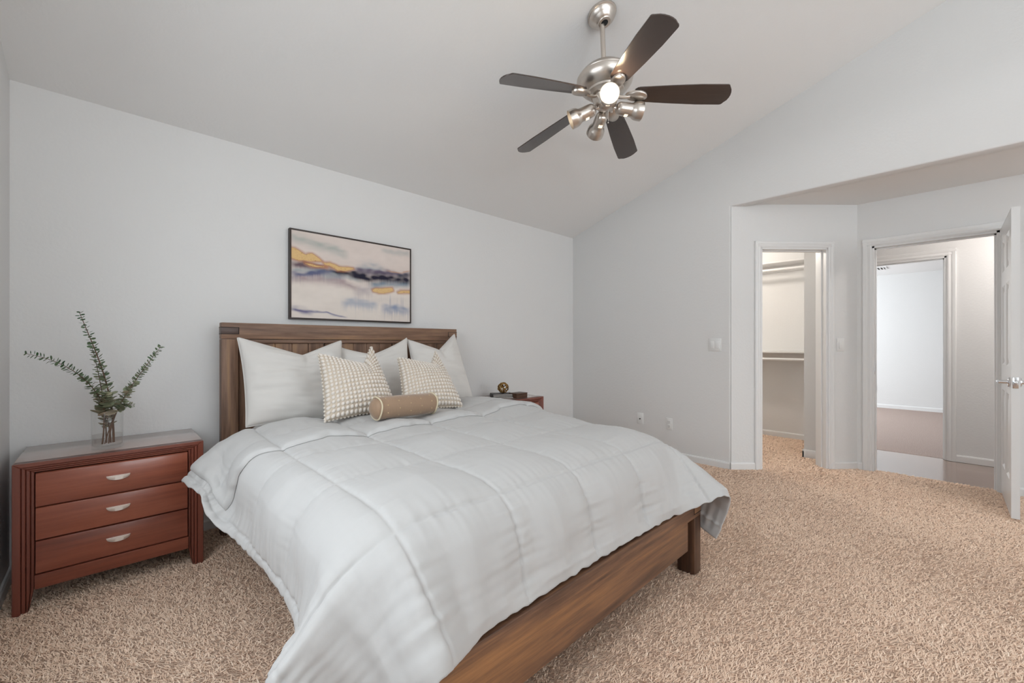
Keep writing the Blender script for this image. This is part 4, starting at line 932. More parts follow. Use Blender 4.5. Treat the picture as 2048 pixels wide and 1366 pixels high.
    [586,4172,857,69,21,5,66,14,29,39,-1,60,15,-5,72,15,1,68,14,-3,70,22,-2,67,37,-1,62,62,-2,36,67,-3,26,70,-3,18,70,-3,15,70,1,10,71,-2,-6,71,-1,-1,71,0,-2,71,-1,-1,72,-1,0,73,-2,2,71,1,3,70,0,1,71,0,-4,72,-2,4,71,0,5,71,0,7,71,0,-1,71,0,0,71,0,-1,71,0,0,71,0,-1,71,0,-1,71,0,-1,72,0,0,71,0,-1,71,0,0,71,0,0,71,0,0,71,0,0,71,0,0,71,0,1,71,0,0,71,0,0,71,0,0,69,2,-5,73,-2,-5,71,0,-1,72,-2,-3,70,1,10,72,0,-8,71,0,5,71,0,-5,71,-1,-14,71,-1,-14,60,-1,-41,64,1,-32,37,0,-62,42,1,-56,21,0,-68,16,-2,-70,7,-2,-74,0,1,-70,0,-1,-72,6,1,-71,-2,-1,-71,7,-2,-72],
    [569,4215,908,63,36,-16,49,-19,54,66,43,9,30,-4,66,15,-2,71,7,-1,70,25,-1,66,39,0,59,60,-2,39,68,-5,26,69,-1,16,71,-4,14,71,-2,5,70,0,0,72,-2,1,72,-1,-1,70,0,9,70,2,-9,73,-2,-2,72,-1,0,72,-1,0,72,-2,2,70,1,-2,71,0,9,71,-1,10,71,0,-1,71,0,0,71,0,-1,71,0,-1,71,0,-1,71,0,-1,71,0,-1,72,0,-1,71,0,0,71,0,0,71,0,-1,71,0,0,71,0,0,71,0,1,71,0,0,71,0,1,71,0,0,71,0,0,71,1,-3,72,-1,-4,71,0,-1,72,-2,-2,71,1,0,71,0,3,72,0,1,71,0,-3,68,1,-16,72,-3,-15,64,-1,-36,57,1,-42,50,0,-51,34,0,-64,26,0,-66,9,-1,-71,8,0,-72,1,1,-70,2,-3,-74,8,0,-71,-10,0,-71,12,-1,-71],
    [566,4245,970,46,48,-29,75,16,3,21,-10,70,63,43,10,23,-3,69,12,-4,72,14,-1,69,46,-1,55,57,-2,43,69,-2,20,68,-2,19,70,-3,13,72,-3,10,71,0,-1,71,0,5,73,-4,3,71,1,-4,71,0,1,71,0,-14,71,-2,11,70,2,-9,72,-1,2,73,-3,3,70,1,5,71,0,8,71,0,0,71,0,-1,71,0,0,71,0,-1,71,0,-1,71,0,-2,71,0,-1,72,0,0,71,0,-1,71,0,-1,71,0,0,71,0,0,71,0,0,71,0,1,71,0,0,71,0,1,71,0,0,71,0,0,72,0,-7,70,0,-2,72,0,-4,70,0,2,73,-2,1,72,-1,-3,71,1,3,71,0,-4,70,1,-8,70,-1,-17,62,-1,-37,57,0,-43,46,-1,-56,40,-1,-59,22,0,-67,12,1,-70,7,-1,-72,5,-1,-71,1,1,-71,6,-1,-71,1,-2,-73,3,-1,-70],
    [571,4271,1034,63,35,-23,16,59,-46,68,4,36,10,0,76,65,41,18,4,-5,72,30,-2,63,40,-1,60,61,-3,37,65,-2,28,69,-2,14,70,-2,15,72,-5,4,70,1,7,70,-1,-7,74,-4,0,71,1,4,71,0,-7,71,0,5,72,0,3,71,0,-1,70,0,-5,72,-1,3,71,-1,7,70,0,7,71,0,0,71,0,-1,71,0,0,71,0,-1,71,0,-1,71,0,-1,71,0,-1,72,0,-1,71,0,-1,71,0,0,71,0,-1,71,0,0,71,0,0,71,0,1,71,0,0,71,0,1,71,0,0,71,0,1,69,2,-5,71,0,-3,75,-3,2,71,1,-6,70,0,6,71,1,-8,73,-2,0,72,0,8,69,0,-16,69,0,-20,62,0,-36,58,-1,-41,47,0,-53,38,-1,-62,19,0,-68,13,-1,-71,7,-2,-72,7,2,-68,5,0,-72,4,1,-70,2,-2,-72,0,-4,-74],
    [543,4344,1035,65,22,20,60,36,-17,49,45,-33,29,-1,68,4,1,74,71,30,17,1,-2,73,64,-5,34,41,1,59,69,-7,21,65,-1,21,69,-1,11,73,-3,4,71,-3,-1,71,-1,3,71,0,-4,71,0,2,72,0,-2,71,-1,2,72,0,-1,71,0,1,71,-1,-2,70,1,4,72,-2,7,71,0,8,71,0,0,71,0,-1,71,0,0,71,0,-1,71,0,-1,71,0,0,71,0,-1,72,0,-1,71,0,-1,71,0,-1,71,0,0,71,0,-1,71,0,1,71,0,0,71,0,1,71,0,0,71,0,1,71,0,0,70,1,-7,72,-1,-7,71,1,6,73,-2,-1,71,0,1,71,1,0,73,-2,-3,72,-1,-3,70,1,-5,67,1,-23,63,-1,-34,57,0,-43,46,-1,-55,38,1,-59,23,0,-67,13,-3,-73,3,1,-70,10,1,-70,6,-3,-73,-2,0,-72,12,0,-70,-6,-2,-71],
    [536,4428,1017,49,19,47,63,18,18,49,42,-32,72,14,19,9,1,70,11,4,73,77,7,17,5,0,71,72,4,9,52,-4,45,68,-2,16,67,-2,21,71,-2,1,71,-1,-2,71,-1,-3,72,-2,1,71,1,4,71,0,-7,71,1,3,72,-1,-2,72,-1,-2,72,-1,0,73,-2,1,69,0,10,71,0,8,71,0,0,71,0,0,71,0,0,71,0,-1,71,0,0,71,0,-1,71,0,-1,72,0,-1,71,0,0,71,0,-1,71,0,-1,71,0,0,71,0,0,71,0,0,71,0,1,71,0,1,71,0,0,71,0,1,70,2,-2,73,-2,-5,70,1,-2,71,0,-1,73,-2,1,71,1,-3,71,0,-1,72,-2,-3,71,0,-8,69,1,-19,60,0,-36,59,-1,-42,47,0,-53,40,-1,-60,21,0,-69,18,1,-68,-2,0,-72,9,-3,-74,10,0,-70,0,1,-69,2,-2,-73,-1,-2,-72],
    [518,4511,1020,67,16,17,35,12,59,64,13,20,60,32,-10,63,8,27,-18,13,71,66,2,22,18,3,72,59,-5,32,66,-3,22,67,-5,16,67,-1,14,69,-2,15,71,1,-9,71,-1,2,74,-3,2,71,1,-6,71,-1,10,71,1,-10,71,-1,12,70,0,-13,72,0,4,71,0,-3,72,-2,9,71,0,6,71,0,1,71,0,0,71,0,0,71,0,0,71,0,0,71,0,0,71,0,-1,72,0,-1,71,0,-1,71,0,-1,71,0,0,71,0,-1,71,0,0,71,0,1,71,0,0,71,0,1,71,0,1,71,0,0,70,1,-10,73,-2,-4,71,1,14,71,0,-11,71,0,5,71,0,-7,70,1,1,73,-2,-4,71,0,-7,69,0,-21,64,0,-31,56,-1,-46,47,0,-53,37,-1,-61,26,-2,-69,8,1,-69,9,0,-71,8,0,-71,12,0,-70,1,-2,-72,-3,2,-71,-1,-5,-73],
    [508,4596,1014,56,11,36,60,12,28,36,6,55,62,10,23,63,28,-4,49,-2,45,1,6,73,71,6,8,23,3,67,71,-2,7,59,-8,30,71,-2,8,72,-2,6,72,-1,4,70,-1,-10,72,1,4,71,-1,-9,71,1,7,73,-3,-1,70,1,1,71,0,-1,71,0,-3,71,0,2,72,-1,5,71,-1,5,71,0,0,71,0,1,71,0,0,71,0,1,71,0,0,71,0,0,71,0,-1,72,0,0,71,0,-1,71,0,-1,71,0,-1,71,0,-1,71,0,0,71,0,1,71,0,0,71,0,1,71,0,1,71,0,0,71,1,-5,73,-1,-5,70,0,-1,71,1,1,71,0,4,72,-1,-4,71,0,-4,72,-1,-2,70,0,-9,69,0,-19,62,0,-34,57,0,-43,50,0,-51,35,0,-62,22,-1,-68,12,-1,-72,13,0,-70,3,2,-69,3,-2,-73,5,-3,-73,4,2,-70,-4,-3,-71],
    [493,4678,1023,50,9,38,52,7,40,63,10,21,43,4,50,60,4,29,67,28,2,45,-16,44,12,7,70,72,9,-1,38,-1,56,68,-6,-12,67,-1,25,72,-2,0,72,-2,-1,73,0,1,71,-1,0,71,0,2,70,1,-1,71,1,4,71,-1,2,71,0,-5,72,0,2,71,0,0,72,-2,2,70,0,8,71,0,1,71,0,0,71,0,1,71,0,0,71,0,0,71,0,0,71,0,0,72,0,-1,71,0,0,71,0,-1,71,0,-1,71,0,-1,71,0,0,71,0,0,71,0,1,71,0,0,71,0,1,71,0,0,71,2,-4,71,0,-6,72,-2,-1,72,0,-3,70,1,6,71,-1,-6,73,0,1,71,-1,-2,71,0,-8,68,0,-20,65,0,-31,55,-1,-46,49,1,-51,38,0,-60,19,0,-69,11,-2,-72,5,-2,-73,9,2,-69,4,-1,-72,0,-3,-73,-2,1,-69,3,-2,-72],
    [477,4762,1032,54,6,36,52,5,37,55,7,31,60,5,26,61,4,28,29,-3,60,62,2,28,66,9,18,22,-3,64,69,14,-15,54,-8,33,71,0,-4,70,-1,12,72,-1,-2,71,0,0,71,-1,0,72,1,0,71,-1,0,72,-1,4,71,1,2,71,0,9,70,0,-13,72,-1,7,71,1,-4,71,-3,10,71,0,0,71,0,1,71,0,0,71,0,1,71,0,0,71,0,0,71,0,0,72,0,-1,71,0,0,71,0,-1,71,0,-1,71,0,-1,71,0,0,71,0,0,71,0,0,71,0,1,71,0,0,71,0,0,71,2,-6,69,2,-7,73,-2,0,73,-1,2,71,0,-2,70,0,5,71,1,-4,73,-3,-2,71,1,-10,69,0,-17,62,-1,-36,57,0,-42,53,0,-49,31,0,-65,31,0,-65,4,1,-71,6,-3,-73,5,1,-71,0,-1,-72,1,-3,-72,3,1,-70,-1,-2,-72],
    [464,4846,1040,50,2,41,57,4,31,54,2,37,57,5,26,56,1,33,53,3,34,48,0,45,53,-4,39,66,6,15,41,-6,52,62,12,-21,69,-3,12,71,0,1,71,0,-3,71,-1,2,71,0,2,71,0,1,72,0,0,73,-1,-1,73,-3,3,70,2,-5,70,1,7,72,-1,4,71,-1,-1,71,-1,5,71,0,0,71,0,0,71,0,1,71,0,0,71,0,1,71,0,0,71,0,0,72,0,-1,71,0,0,71,0,-1,71,0,-1,71,0,-1,71,0,0,71,0,-1,71,0,1,71,0,0,71,0,0,71,0,0,71,1,-6,71,0,-3,72,0,-3,73,-2,1,70,1,8,70,1,-8,70,1,2,73,-2,-3,73,-2,-10,68,1,-17,63,0,-34,57,0,-44,47,-2,-57,43,1,-55,20,0,-70,13,0,-70,1,0,-72,12,-1,-70,-7,1,-70,0,-2,-73,-1,-2,-72,2,-3,-72],
    [455,4931,1041,55,0,35,54,0,35,55,0,36,55,0,35,55,0,35,54,0,35,55,0,36,55,0,35,54,0,35,55,0,35,60,0,7,71,0,1,71,0,0,71,0,1,71,0,1,71,0,1,71,0,0,71,0,0,69,5,-9,73,-2,-8,73,-1,2,70,1,-1,71,0,4,72,-1,-3,70,-2,10,71,0,0,71,0,0,71,0,1,71,0,0,71,0,1,71,0,0,71,0,0,72,0,-1,71,0,0,71,0,-1,71,0,-1,71,0,-1,71,0,0,71,0,-1,71,0,0,71,0,0,71,0,0,71,0,0,71,2,-6,71,0,-5,71,0,-1,73,0,0,72,-2,2,70,2,6,70,0,-5,71,-1,-2,71,-1,-12,70,0,-16,63,0,-34,57,0,-43,46,0,-56,38,-1,-61,26,0,-66,8,-1,-70,10,0,-71,4,0,-71,-1,0,-71,-4,0,-70,2,-3,-73,1,-3,-73],
    [478,5000,994,52,0,40,53,0,40,52,0,40,53,0,40,53,0,39,52,0,40,53,0,40,52,0,40,53,0,40,53,0,39,58,0,8,71,0,0,71,0,1,71,0,1,71,0,1,71,0,1,71,0,0,71,0,1,70,3,-5,69,3,-5,73,-2,-6,73,-1,1,70,0,1,72,-1,3,71,-2,5,71,0,0,71,0,0,71,0,1,71,0,0,71,0,0,71,0,1,71,0,-1,72,0,0,71,0,0,71,0,-1,71,0,-1,71,0,-1,71,0,0,71,0,-1,71,0,0,71,0,0,71,0,0,71,0,0,70,2,-8,69,2,-4,72,-1,0,71,0,0,72,0,0,73,-2,1,70,0,2,70,1,-2,70,-1,-14,70,0,-13,62,0,-35,58,0,-41,45,1,-55,40,-1,-60,23,-1,-69,11,-1,-70,7,0,-71,5,-1,-72,0,-1,-71,0,-1,-71,0,0,-70,2,-3,-73]]
def upsample(A, k):
    """Catmull-Rom along both axes, k points per cell"""
    def one(A):
        n = A.shape[0]
        Pd = np.concatenate([2 * A[:1] - A[1:2], A, 2 * A[-1:] - A[-2:-1]], 0)
        out = []
        for i in range(n - 1):
            p0, p1, p2, p3 = Pd[i], Pd[i + 1], Pd[i + 2], Pd[i + 3]
            for j in range(k):
                t = j / k
                out.append(.5 * (2 * p1 + (p2 - p0) * t + (2 * p0 - 5 * p1 + 4 * p2 - p3) * t * t + (3 * p1 - p0 - 3 * p2 + p3) * t ** 3))
        out.append(A[-1])
        return np.array(out)
    A = one(A)
    return one(A.swapaxes(0, 1)).swapaxes(0, 1)
def grid_normals(P):
    du = np.gradient(P, axis=1); dv = np.gradient(P, axis=0)
    n = np.cross(du, dv)
    return n / np.maximum(np.linalg.norm(n, axis=2, keepdims=True), 1e-9)
def blur(A, it):
    for _ in range(it):
        Pd = np.pad(A, ((1, 1), (1, 1), (0, 0)), mode='reflect', reflect_type='odd')
        A = (Pd[:-2, 1:-1] + Pd[2:, 1:-1] + Pd[1:-1, :-2] + Pd[1:-1, 2:] + 4 * Pd[1:-1, 1:-1]) / 8
    return A
C0 = np.cumsum(np.array(CLOTH).reshape(55, 66, 3), axis=1) / 2000.0
CU0, CU1, CV0, CV1 = 0.14, 2.45, 0.650, 2.50
K = 7
CF = upsample(blur(C0, 3), K)
NVv, NUu = CF.shape[:2]
_u, _v = np.meshgrid(np.linspace(CU0, CU1, NUu), np.linspace(CV0, CV1, NVv))
CF[..., 2] += .062 * np.exp(-((_u - 2.08) / .24) ** 2 - ((_v - 2.15) / .45) ** 2)
CF[..., 0] += .07 * np.clip((_u - 1.95) / .25, 0, 1) * np.clip((_v - 1.3) / .6, 0, 1)     # bunched up on the far side
CN = grid_normals(blur(CF, 10))
if CN[NVv // 2, NUu // 2, 2] < 0: CN = -CN
UU, VV = np.meshgrid(np.linspace(CU0, CU1, NUu), np.linspace(CV0, CV1, NVv))
SU = [.538 + .368 * k for k in range(-1, 6)]
SV = [.99 + .405 * k for k in range(-1, 5)]
def seam_dist(A, S):
    return np.min(np.abs(A[..., None] - np.array(S)), axis=-1)
def fbm(U, V, su, sv, seed):
    f = np.empty(U.shape)
    for i in range(U.shape[0]):
        for j in range(U.shape[1]):
            f[i, j] = noise.noise((U[i, j] * su, V[i, j] * sv, seed))
    return f
du_, dv_ = seam_dist(UU, SU), seam_dist(VV, SV)
dmin = np.minimum(du_, dv_)
puff = np.clip(du_ / .184, 0, 1) ** .55 * np.clip(dv_ / .2, 0, 1) ** .55
low = fbm(UU, VV, 3.2, 3.2, 4.0)
mid = fbm(UU, VV, 9.0, 9.0, 9.0)
# gathers running away from the stitching, stronger where the quilt hangs
hang = np.clip((.66 - CF[..., 2]) / .2, 0, 1)
wu = fbm(UU, VV, 3.5, 46.0, 2.0) * np.exp(-du_ / .075)
wv = fbm(UU, VV, 46.0, 3.5, 6.0) * np.exp(-dv_ / .06)
fold = fbm(UU, VV, 16.0, 2.2, 12.0) * hang * (VV < 1.1) + fbm(UU, VV, 2.2, 14.0, 15.0) * hang * (UU < .5) * (VV > .95)
hem = np.minimum.reduce([UU - CU0, CU1 - UU, VV - CV0, CV1 - VV])
hemw = np.clip(hem / .03, 0, 1) ** .6
hgt = -.012 - .0035 * np.exp(-(dmin / .007) ** 2) + (.030 * puff + .006 * low * puff + .0030 * mid + (.0038 + .0065 * hang) * wu + .0032 * wv + .010 * fold) * (.25 + .75 * hemw) * hemw
# a wavy hem
wob = fbm(UU, VV, 26.0, 26.0, 21.0) * np.exp(-hem / .03) * .008
top = CF + CN * hgt[..., None]
top[..., 2] += wob
bot = CF + CN * (hgt - (.004 + .020 * hemw * (.4 + .6 * puff)))[..., None]
bot[..., 2] += wob
def shell(top, bot):
    """closed shell between two grids that share their rim"""
    ny, nx = top.shape[:2]
    idx = np.arange(ny * nx).reshape(ny, nx)
    f1 = np.stack([idx[:-1, :-1], idx[:-1, 1:], idx[1:, 1:], idx[1:, :-1]], -1).reshape(-1, 4)
    f2 = np.stack([idx[:-1, :-1], idx[1:, :-1], idx[1:, 1:], idx[:-1, 1:]], -1).reshape(-1, 4) + ny * nx
    rim = np.concatenate([idx[0, :], idx[1:, -1], idx[-1, -2::-1], idx[-2:0:-1, 0]])
    r2 = np.roll(rim, -1)
    f3 = np.stack([rim, rim + ny * nx, r2 + ny * nx, r2], -1)
    return np.concatenate([top.reshape(-1, 3), bot.reshape(-1, 3)]), np.concatenate([f1, f2, f3])
Vc, Fc = shell(top, bot)
# the turned-down head end: lies on the main part, rounded along the crease and the free edge
NF, fr = 40, None
iu0 = int((0.20 - CU0) / (CU1 - CU0) * (NUu - 1)); iu1 = int((2.30 - CU0) / (CU1 - CU0) * (NUu - 1))
cols = np.arange(iu0, iu1 + 1)
edge = np.array([1.955 + .030 * noise.noise((CU0 + (CU1 - CU0) * c / (NUu - 1) * 2.6, 0, 5)) + .014 * noise.noise((c * .09, 3, 1)) for c in cols])
edge += np.clip((.62 - (CU0 + (CU1 - CU0) * cols / (NUu - 1))) / .4, 0, 1) * .12
crease = np.full(len(cols), 2.485)
S = np.linspace(0, 1, NF)
FT = np.empty((NF, len(cols), 3)); FB = np.empty_like(FT)
for a, s in enumerate(S):
    v = edge + (crease - edge) * s
    fi = (v - CV0) / (CV1 - CV0) * (NVv - 1)
    i0 = np.clip(np.floor(fi).astype(int), 0, NVv - 2); t = (fi - i0)[:, None]
    base = top[i0, cols] * (1 - t) + top[i0 + 1, cols] * t
    nn = CN[i0, cols] * (1 - t) + CN[i0 + 1, cols] * t
    d_edge = (v - edge); d_cr = (crease - v)
    uvals = CU0 + (CU1 - CU0) * cols / (NUu - 1)
    d_side = np.minimum(uvals - uvals[0], uvals[-1] - uvals)
    rnd = np.sqrt(np.clip(1 - (1 - np.clip(np.minimum(np.minimum(d_edge, d_cr), d_side) / .022, 0, 1)) ** 2, 0, 1))
    dsu = seam_dist(uvals, SU)
    tk = (.004 + .019 * rnd * (.45 + .55 * (1 - np.exp(-dsu / .05)))) + np.array([.004 * noise.noise((u * 5, vv * 5, 30)) + .003 * noise.noise((u * 22, vv * 6, 31)) for u, vv in zip(uvals, v)]) * rnd
    FT[a] = base + nn * tk[:, None]
    FB[a] = base + nn * (.0015 - .002 * rnd)[:, None]
Vf, Ff = shell(FT, FB)
me = bpy.data.meshes.new('comforter')
raw_mesh(me, np.concatenate([Vc, Vf]), np.concatenate([Fc, Ff + len(Vc)]))
comf = link_mesh('comforter', me, M_COMF, None, (1.32, 1.5, .68), angle=None)
me.polygons.foreach_set('use_smooth', [True] * len(me.polygons))
tag(comf, 'white box-quilted comforter draped over the bed, folded back at the head', 'comforter')

# ------------------------------------------------------------------ pillows
def pillow_grids(BL, BR, TL, TR, T, chop=0.0, ac=0.0, cw=1.15, inset=.06, n=70, seed=1.0, wr=.005, bow=.0):
    BL, BR, TL, TR = [np.array(p, float) for p in (BL, BR, TL, TR)]
    a = np.sin(np.linspace(-1, 1, n) * np.pi / 2) * .5 + np.linspace(-1, 1, n) * .5
    A, Bv = np.meshgrid(a, a)
    ai = A * (1 - inset * (1 - Bv ** 2) * np.abs(A)); bi = Bv * (1 - inset * (1 - A ** 2) * np.abs(Bv))
    # chop: the middle of the top edge is knocked down
    up_ = np.clip((Bv + .1) / 1.1, 0, 1)
    dl_ = ai - ac
    dent = np.clip(1 - np.where(dl_ < 0, -dl_ / (1 + ac + .02), dl_ / (1 - ac + .02)), 0, 1)
    dent = dent ** cw
    s = (ai + 1) / 2; t = (bi + 1) / 2
    Pm = ((1 - s) * (1 - t))[..., None] * BL + (s * (1 - t))[..., None] * BR + ((1 - s) * t)[..., None] * TL + (s * t)[..., None] * TR
    upv = ((TL + TR) - (BL + BR)) / 2; upl = np.linalg.norm(upv); upn = upv / upl
    acr = ((BR + TR) - (BL + TL)) / 2; acr /= np.linalg.norm(acr)
    nrm = np.cross(acr, upn); nrm /= np.linalg.norm(nrm)            # towards the viewer
    if nrm[1] > 0: nrm = -nrm
    Pm = Pm - upn * (chop * dent * up_ ** 1.3)[..., None]
    th = T / 2 * np.clip((1 - A ** 2) * (1 - Bv ** 2), 0, 1) ** .40
    th *= 1 + .12 * (-Bv)                                            # filling sags
    crease = np.exp(-((ai - ac - .10 * up_) / .07) ** 2) * up_ ** 2 * (chop / .12) * .022
    nz = np.array([noise.noise((x * 2.2, y * 2.2, seed)) for x, y in zip(A.ravel(), Bv.ravel())]).reshape(A.shape)
    nz2 = np.array([noise.noise((x * 2.0 + y * 3, y * 8.0, seed + 9)) for x, y in zip(A.ravel(), Bv.ravel())]).reshape(A.shape)
    env = np.clip((1 - A ** 2) * (1 - Bv ** 2) * 3, 0, 1)
    bump = (nz * wr * 2.0 + nz2 * wr) * env - crease * env
    front = Pm + nrm * (th + bump)[..., None]
    back = Pm - nrm * (th * .8)[..., None]
    return A, Bv, front, back, nrm
def make_pillow(name, label, cat, group, corners, T, material, **kw):
    A, Bv, f, b, nrm = pillow_grids(*corners, T, **kw)
    V, F = shell(f, b)
    me = bpy.data.meshes.new(name)
    raw_mesh(me, V, F)
    org = (np.array(corners[0]) + np.array(corners[1])) / 2
    o = link_mesh(name, me, material, None, org, angle=None)
    me.polygons.foreach_set('use_smooth', [True] * len(me.polygons))
    # sewn edge
    rim = np.concatenate([f[0, ::3], f[1::3, -1], f[-1, -2::-3], f[-2:0:-3, 0]])
    bm = B(); add_tube(bm, [Vector(p) for p in rim], .0028, 6, closed=True)
    build('sewn_edge', bm, material, o, org)
    return tag(o, label, cat, group)
SHAMS = 'white shams against the headboard'
make_pillow('pillow', 'large white sham at the left end of the headboard', 'pillow', SHAMS,
            ((.545, 2.70, .672), (1.10, 2.665, .668), (.541, 2.90, 1.176), (1.146, 2.88, 1.160)), .20, M_SHAM, chop=.105, ac=.12, seed=2.0, inset=.05, wr=.009)
make_pillow('pillow', 'white sham in the middle, mostly behind the left dotted cushion', 'pillow', SHAMS,
            ((1.10, 2.755, .668), (1.60, 2.72, .668), (1.120, 2.925, 1.130), (1.660, 2.90, 1.188)), .16, M_SHAM, chop=.095, ac=-.05, cw=.8, seed=5.0, inset=.05, wr=.008)
make_pillow('pillow', 'white sham at the right end of the headboard beside the far nightstand', 'pillow', SHAMS,
            ((1.62, 2.67, .668), (2.085, 2.605, .672), (1.672, 2.92, 1.172), (2.112, 2.90, 1.222)), .19, M_SHAM, chop=.125, ac=.12, seed=8.0, inset=.05, wr=.008)

# dotted cushions: rows of raised white tufts on a beige ground
M_DOT = mat('dotted_cushion_fabric', (0.8, 0.8, 0.8, 1), 0.95, 0, 0.1)
at = N(M_DOT, 'ShaderNodeAttribute'); at.attribute_name = 'tuft'
rd = ramp(M_DOT, [(0.10, lin(192, 179, 163)), (0.34, lin(214, 207, 199))])
L(M_DOT, at.outputs['Fac'], rd.inputs['Fac']); L(M_DOT, rd.outputs['Color'], bsdf(M_DOT).inputs['Base Color'])
M_POM = fabric('white_tuft_yarn', lin(210, 202, 192), 900, .25)
def make_cushion(label, corners, T, nd=17, **kw):
    n = 190
    A, Bv, f, b, nrm = pillow_grids(*corners, T, n=n, **kw)
    cx = (A + 1) / 2 * nd; cy = (Bv + 1) / 2 * nd
    row = np.floor(cy)
    px = cx - np.floor(cx) - .5; py = cy - row - .5
    d = np.clip(1 - (px / .40) ** 2 - (py / .40) ** 2, 0, 1)
    gn = grid_normals(f)
    if gn[n // 2, n // 2] @ nrm < 0: gn = -gn
    tuft = np.sqrt(d)
    f = f + gn * (tuft * .0085)[..., None] * np.clip((1 - np.maximum(abs(A), abs(Bv))) * 40, 0, 1)[..., None]
    V, F = shell(f, b)
    me = bpy.data.meshes.new('cushion')
    raw_mesh(me, V, F)
    set_point_float(me, 'tuft', np.concatenate([tuft.ravel(), tuft.ravel()]))
    org = (np.array(corners[0]) + np.array(corners[1])) / 2
    o = link_mesh('cushion', me, M_DOT, None, org, angle=None)
    me.polygons.foreach_set('use_smooth', [True] * len(me.polygons))
    rim = np.concatenate([f[0, :], f[1:, -1], f[-1, -2::-1], f[-2:0:-1, 0]])
    dl = np.concatenate([[0], np.cumsum(np.linalg.norm(np.diff(rim, axis=0), axis=1))])
    bm = B()
    for q in np.arange(0, dl[-1], .0215):
        p = [np.interp(q, dl, rim[:, c]) for c in range(3)]
        bmesh.ops.create_icosphere(bm, subdivisions=1, radius=.0082, matrix=Matrix.Translation(p))
    build('tufted_edge', bm, M_POM, o, org, angle=180)
    return tag(o, label, 'cushion', 'dotted cushions on the bed')
make_cushion('beige cushion with rows of white tufts, leaning left of the tan bolster',
             ((.826, 2.295, .722), (1.245, 2.295, .735), (.861, 2.50, 1.082), (1.190, 2.52, 1.125)), .17, chop=.125, ac=.45, cw=1.0, seed=3.0, inset=.05, wr=.003)
make_cushion('beige cushion with rows of white tufts, leaning right of the tan bolster',
             ((1.285, 2.285, .722), (1.700, 2.245, .716), (1.362, 2.50, 1.046), (1.668, 2.52, 1.086)), .17, chop=.105, ac=.48, cw=1.0, seed=7.0, inset=.05, wr=.003)

# bolster
M_BOL = mat('tan_silk', lin(148, 122, 99), 0.55, 0, 0.3)
bsdf(M_BOL).inputs['Sheen Weight'].default_value = 0.3
add_bump(M_BOL, 60, .35, .004, 4.0, (4.0, .35, .35))
BA, BBp = Vector((1.010, 2.085, .795)), Vector((1.368, 2.105, .788))
MB_ = axis_matrix(BA, BBp - BA)
BLn = (BBp - BA).length
bol = thing('bolster', (1.19, 2.09, .732), 'small tan silk bolster pillow lying in front of the dotted cushions', 'bolster')
bm = B()
add_lathe(bm, [(0, -.030), (.018, -.028), (.036, -.020), (.050, -.008), (.0575, .004), (.0595, .02), (.0605, BLn * .3), (.061, BLn * .5), (.0605, BLn * .7), (.0595, BLn - .02), (.0575, BLn - .004), (.050, BLn + .008), (.036, BLn + .02), (.018, BLn + .028), (0, BLn + .03)], MB_, 40)
cov = bm
for z in (.003, BLn - .003):
    bm = B()
    add_tube(bm, [MB_ @ Vector((.0605 * math.cos(2 * math.pi * k / 40), .0605 * math.sin(2 * math.pi * k / 40), z + .003 * math.sin(6 * math.pi * k / 40))) for k in range(40)], .0042, 8, closed=True)
    build('piping', bm, M_PIPE, bol, angle=180)
M_STUD = mat('pale_woven_spot', lin(188, 164, 126), 0.5)
bm = cov
nb0 = len(bm.faces)
for i in range(5):
    for j in range(9):
        a = 2 * math.pi * j / 9 + (i % 2) * .35
        z = .04 + (BLn - .08) * i / 4
        Md = MB_ @ Matrix.Translation((.0602 * math.cos(a), .0602 * math.sin(a), z)) @ Matrix.Rotation(a, 4, 'Z') @ Matrix.Rotation(R90, 4, 'Y')
        add_lathe(bm, [(0, -.001), (.004, -.001), (.003, .0012), (0, .0016)], Md, 8)
for f_ in list(bm.faces)[nb0:]: f_.material_index = 1
build('cover', bm, [M_BOL, M_STUD], bol, angle=70)

# ------------------------------------------------------------------ nightstands
NX0, NX1, NYF, NYB, NZT = -.294, .353, 2.692, 3.132, .631
ns = thing('nightstand', ((NX0 + NX1) / 2, (NYF + NYB) / 2, FZ), 'reddish brown three-drawer nightstand in the left corner, holding the glass vase', 'nightstand', 'pair of nightstands')
ctr = (NX0 + NX1) / 2
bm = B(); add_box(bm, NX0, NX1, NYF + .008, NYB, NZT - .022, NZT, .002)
build('top', bm, M_MAHTOP_SHEEN, ns)
# stepped frame round the drawers, mitred at the top corners; the stiles run down into tapered feet
steps = [(0, .024, 0.0), (.024, .037, .005), (.037, .050, .010), (.050, .062, .015)]
FT_ = .045
for k, (a, b, dy) in enumerate(steps):
    pass
def stile(sg):
    bm = B()
    ox = NX0 if sg > 0 else NX1
    for a, b, dy in steps:
        ta, tb = a / .062 * FT_, b / .062 * FT_
        zb = FZ
        xa, xb = ox + sg * a, ox + sg * b
        # foot tapers inward near the floor
        inner = lambda q: ox + sg * (q if q < .03 else q)
        foot_b = ox + sg * min(b, .041 + b * .06) if b > .04 else xb
        foot_a = ox + sg * min(a, .041 + a * .06) if a > .04 else xa
        if a < .04 or True:
            poly = [(xa, NZT - ta), (xb, NZT - tb), (xb, .10), (foot_b, zb), (foot_a - sg * 0.0, zb), (xa, .10)]
            if abs(foot_a - foot_b) < .002: poly = [(xa, NZT - ta), (xb, NZT - tb), (xb, .10), (foot_b, zb), (xa, .10)]
        add_prism(bm, [(x + (0.0012 * sg if abs(x - xa) < 1e-6 and a > 0 else 0), z) for x, z in poly], 'y', NYF + dy, NYF + .05, .0022, 1)
    return bm
for sg in (1, -1):
    build('leg', stile(sg), M_MAHZ, ns)
bm = B()
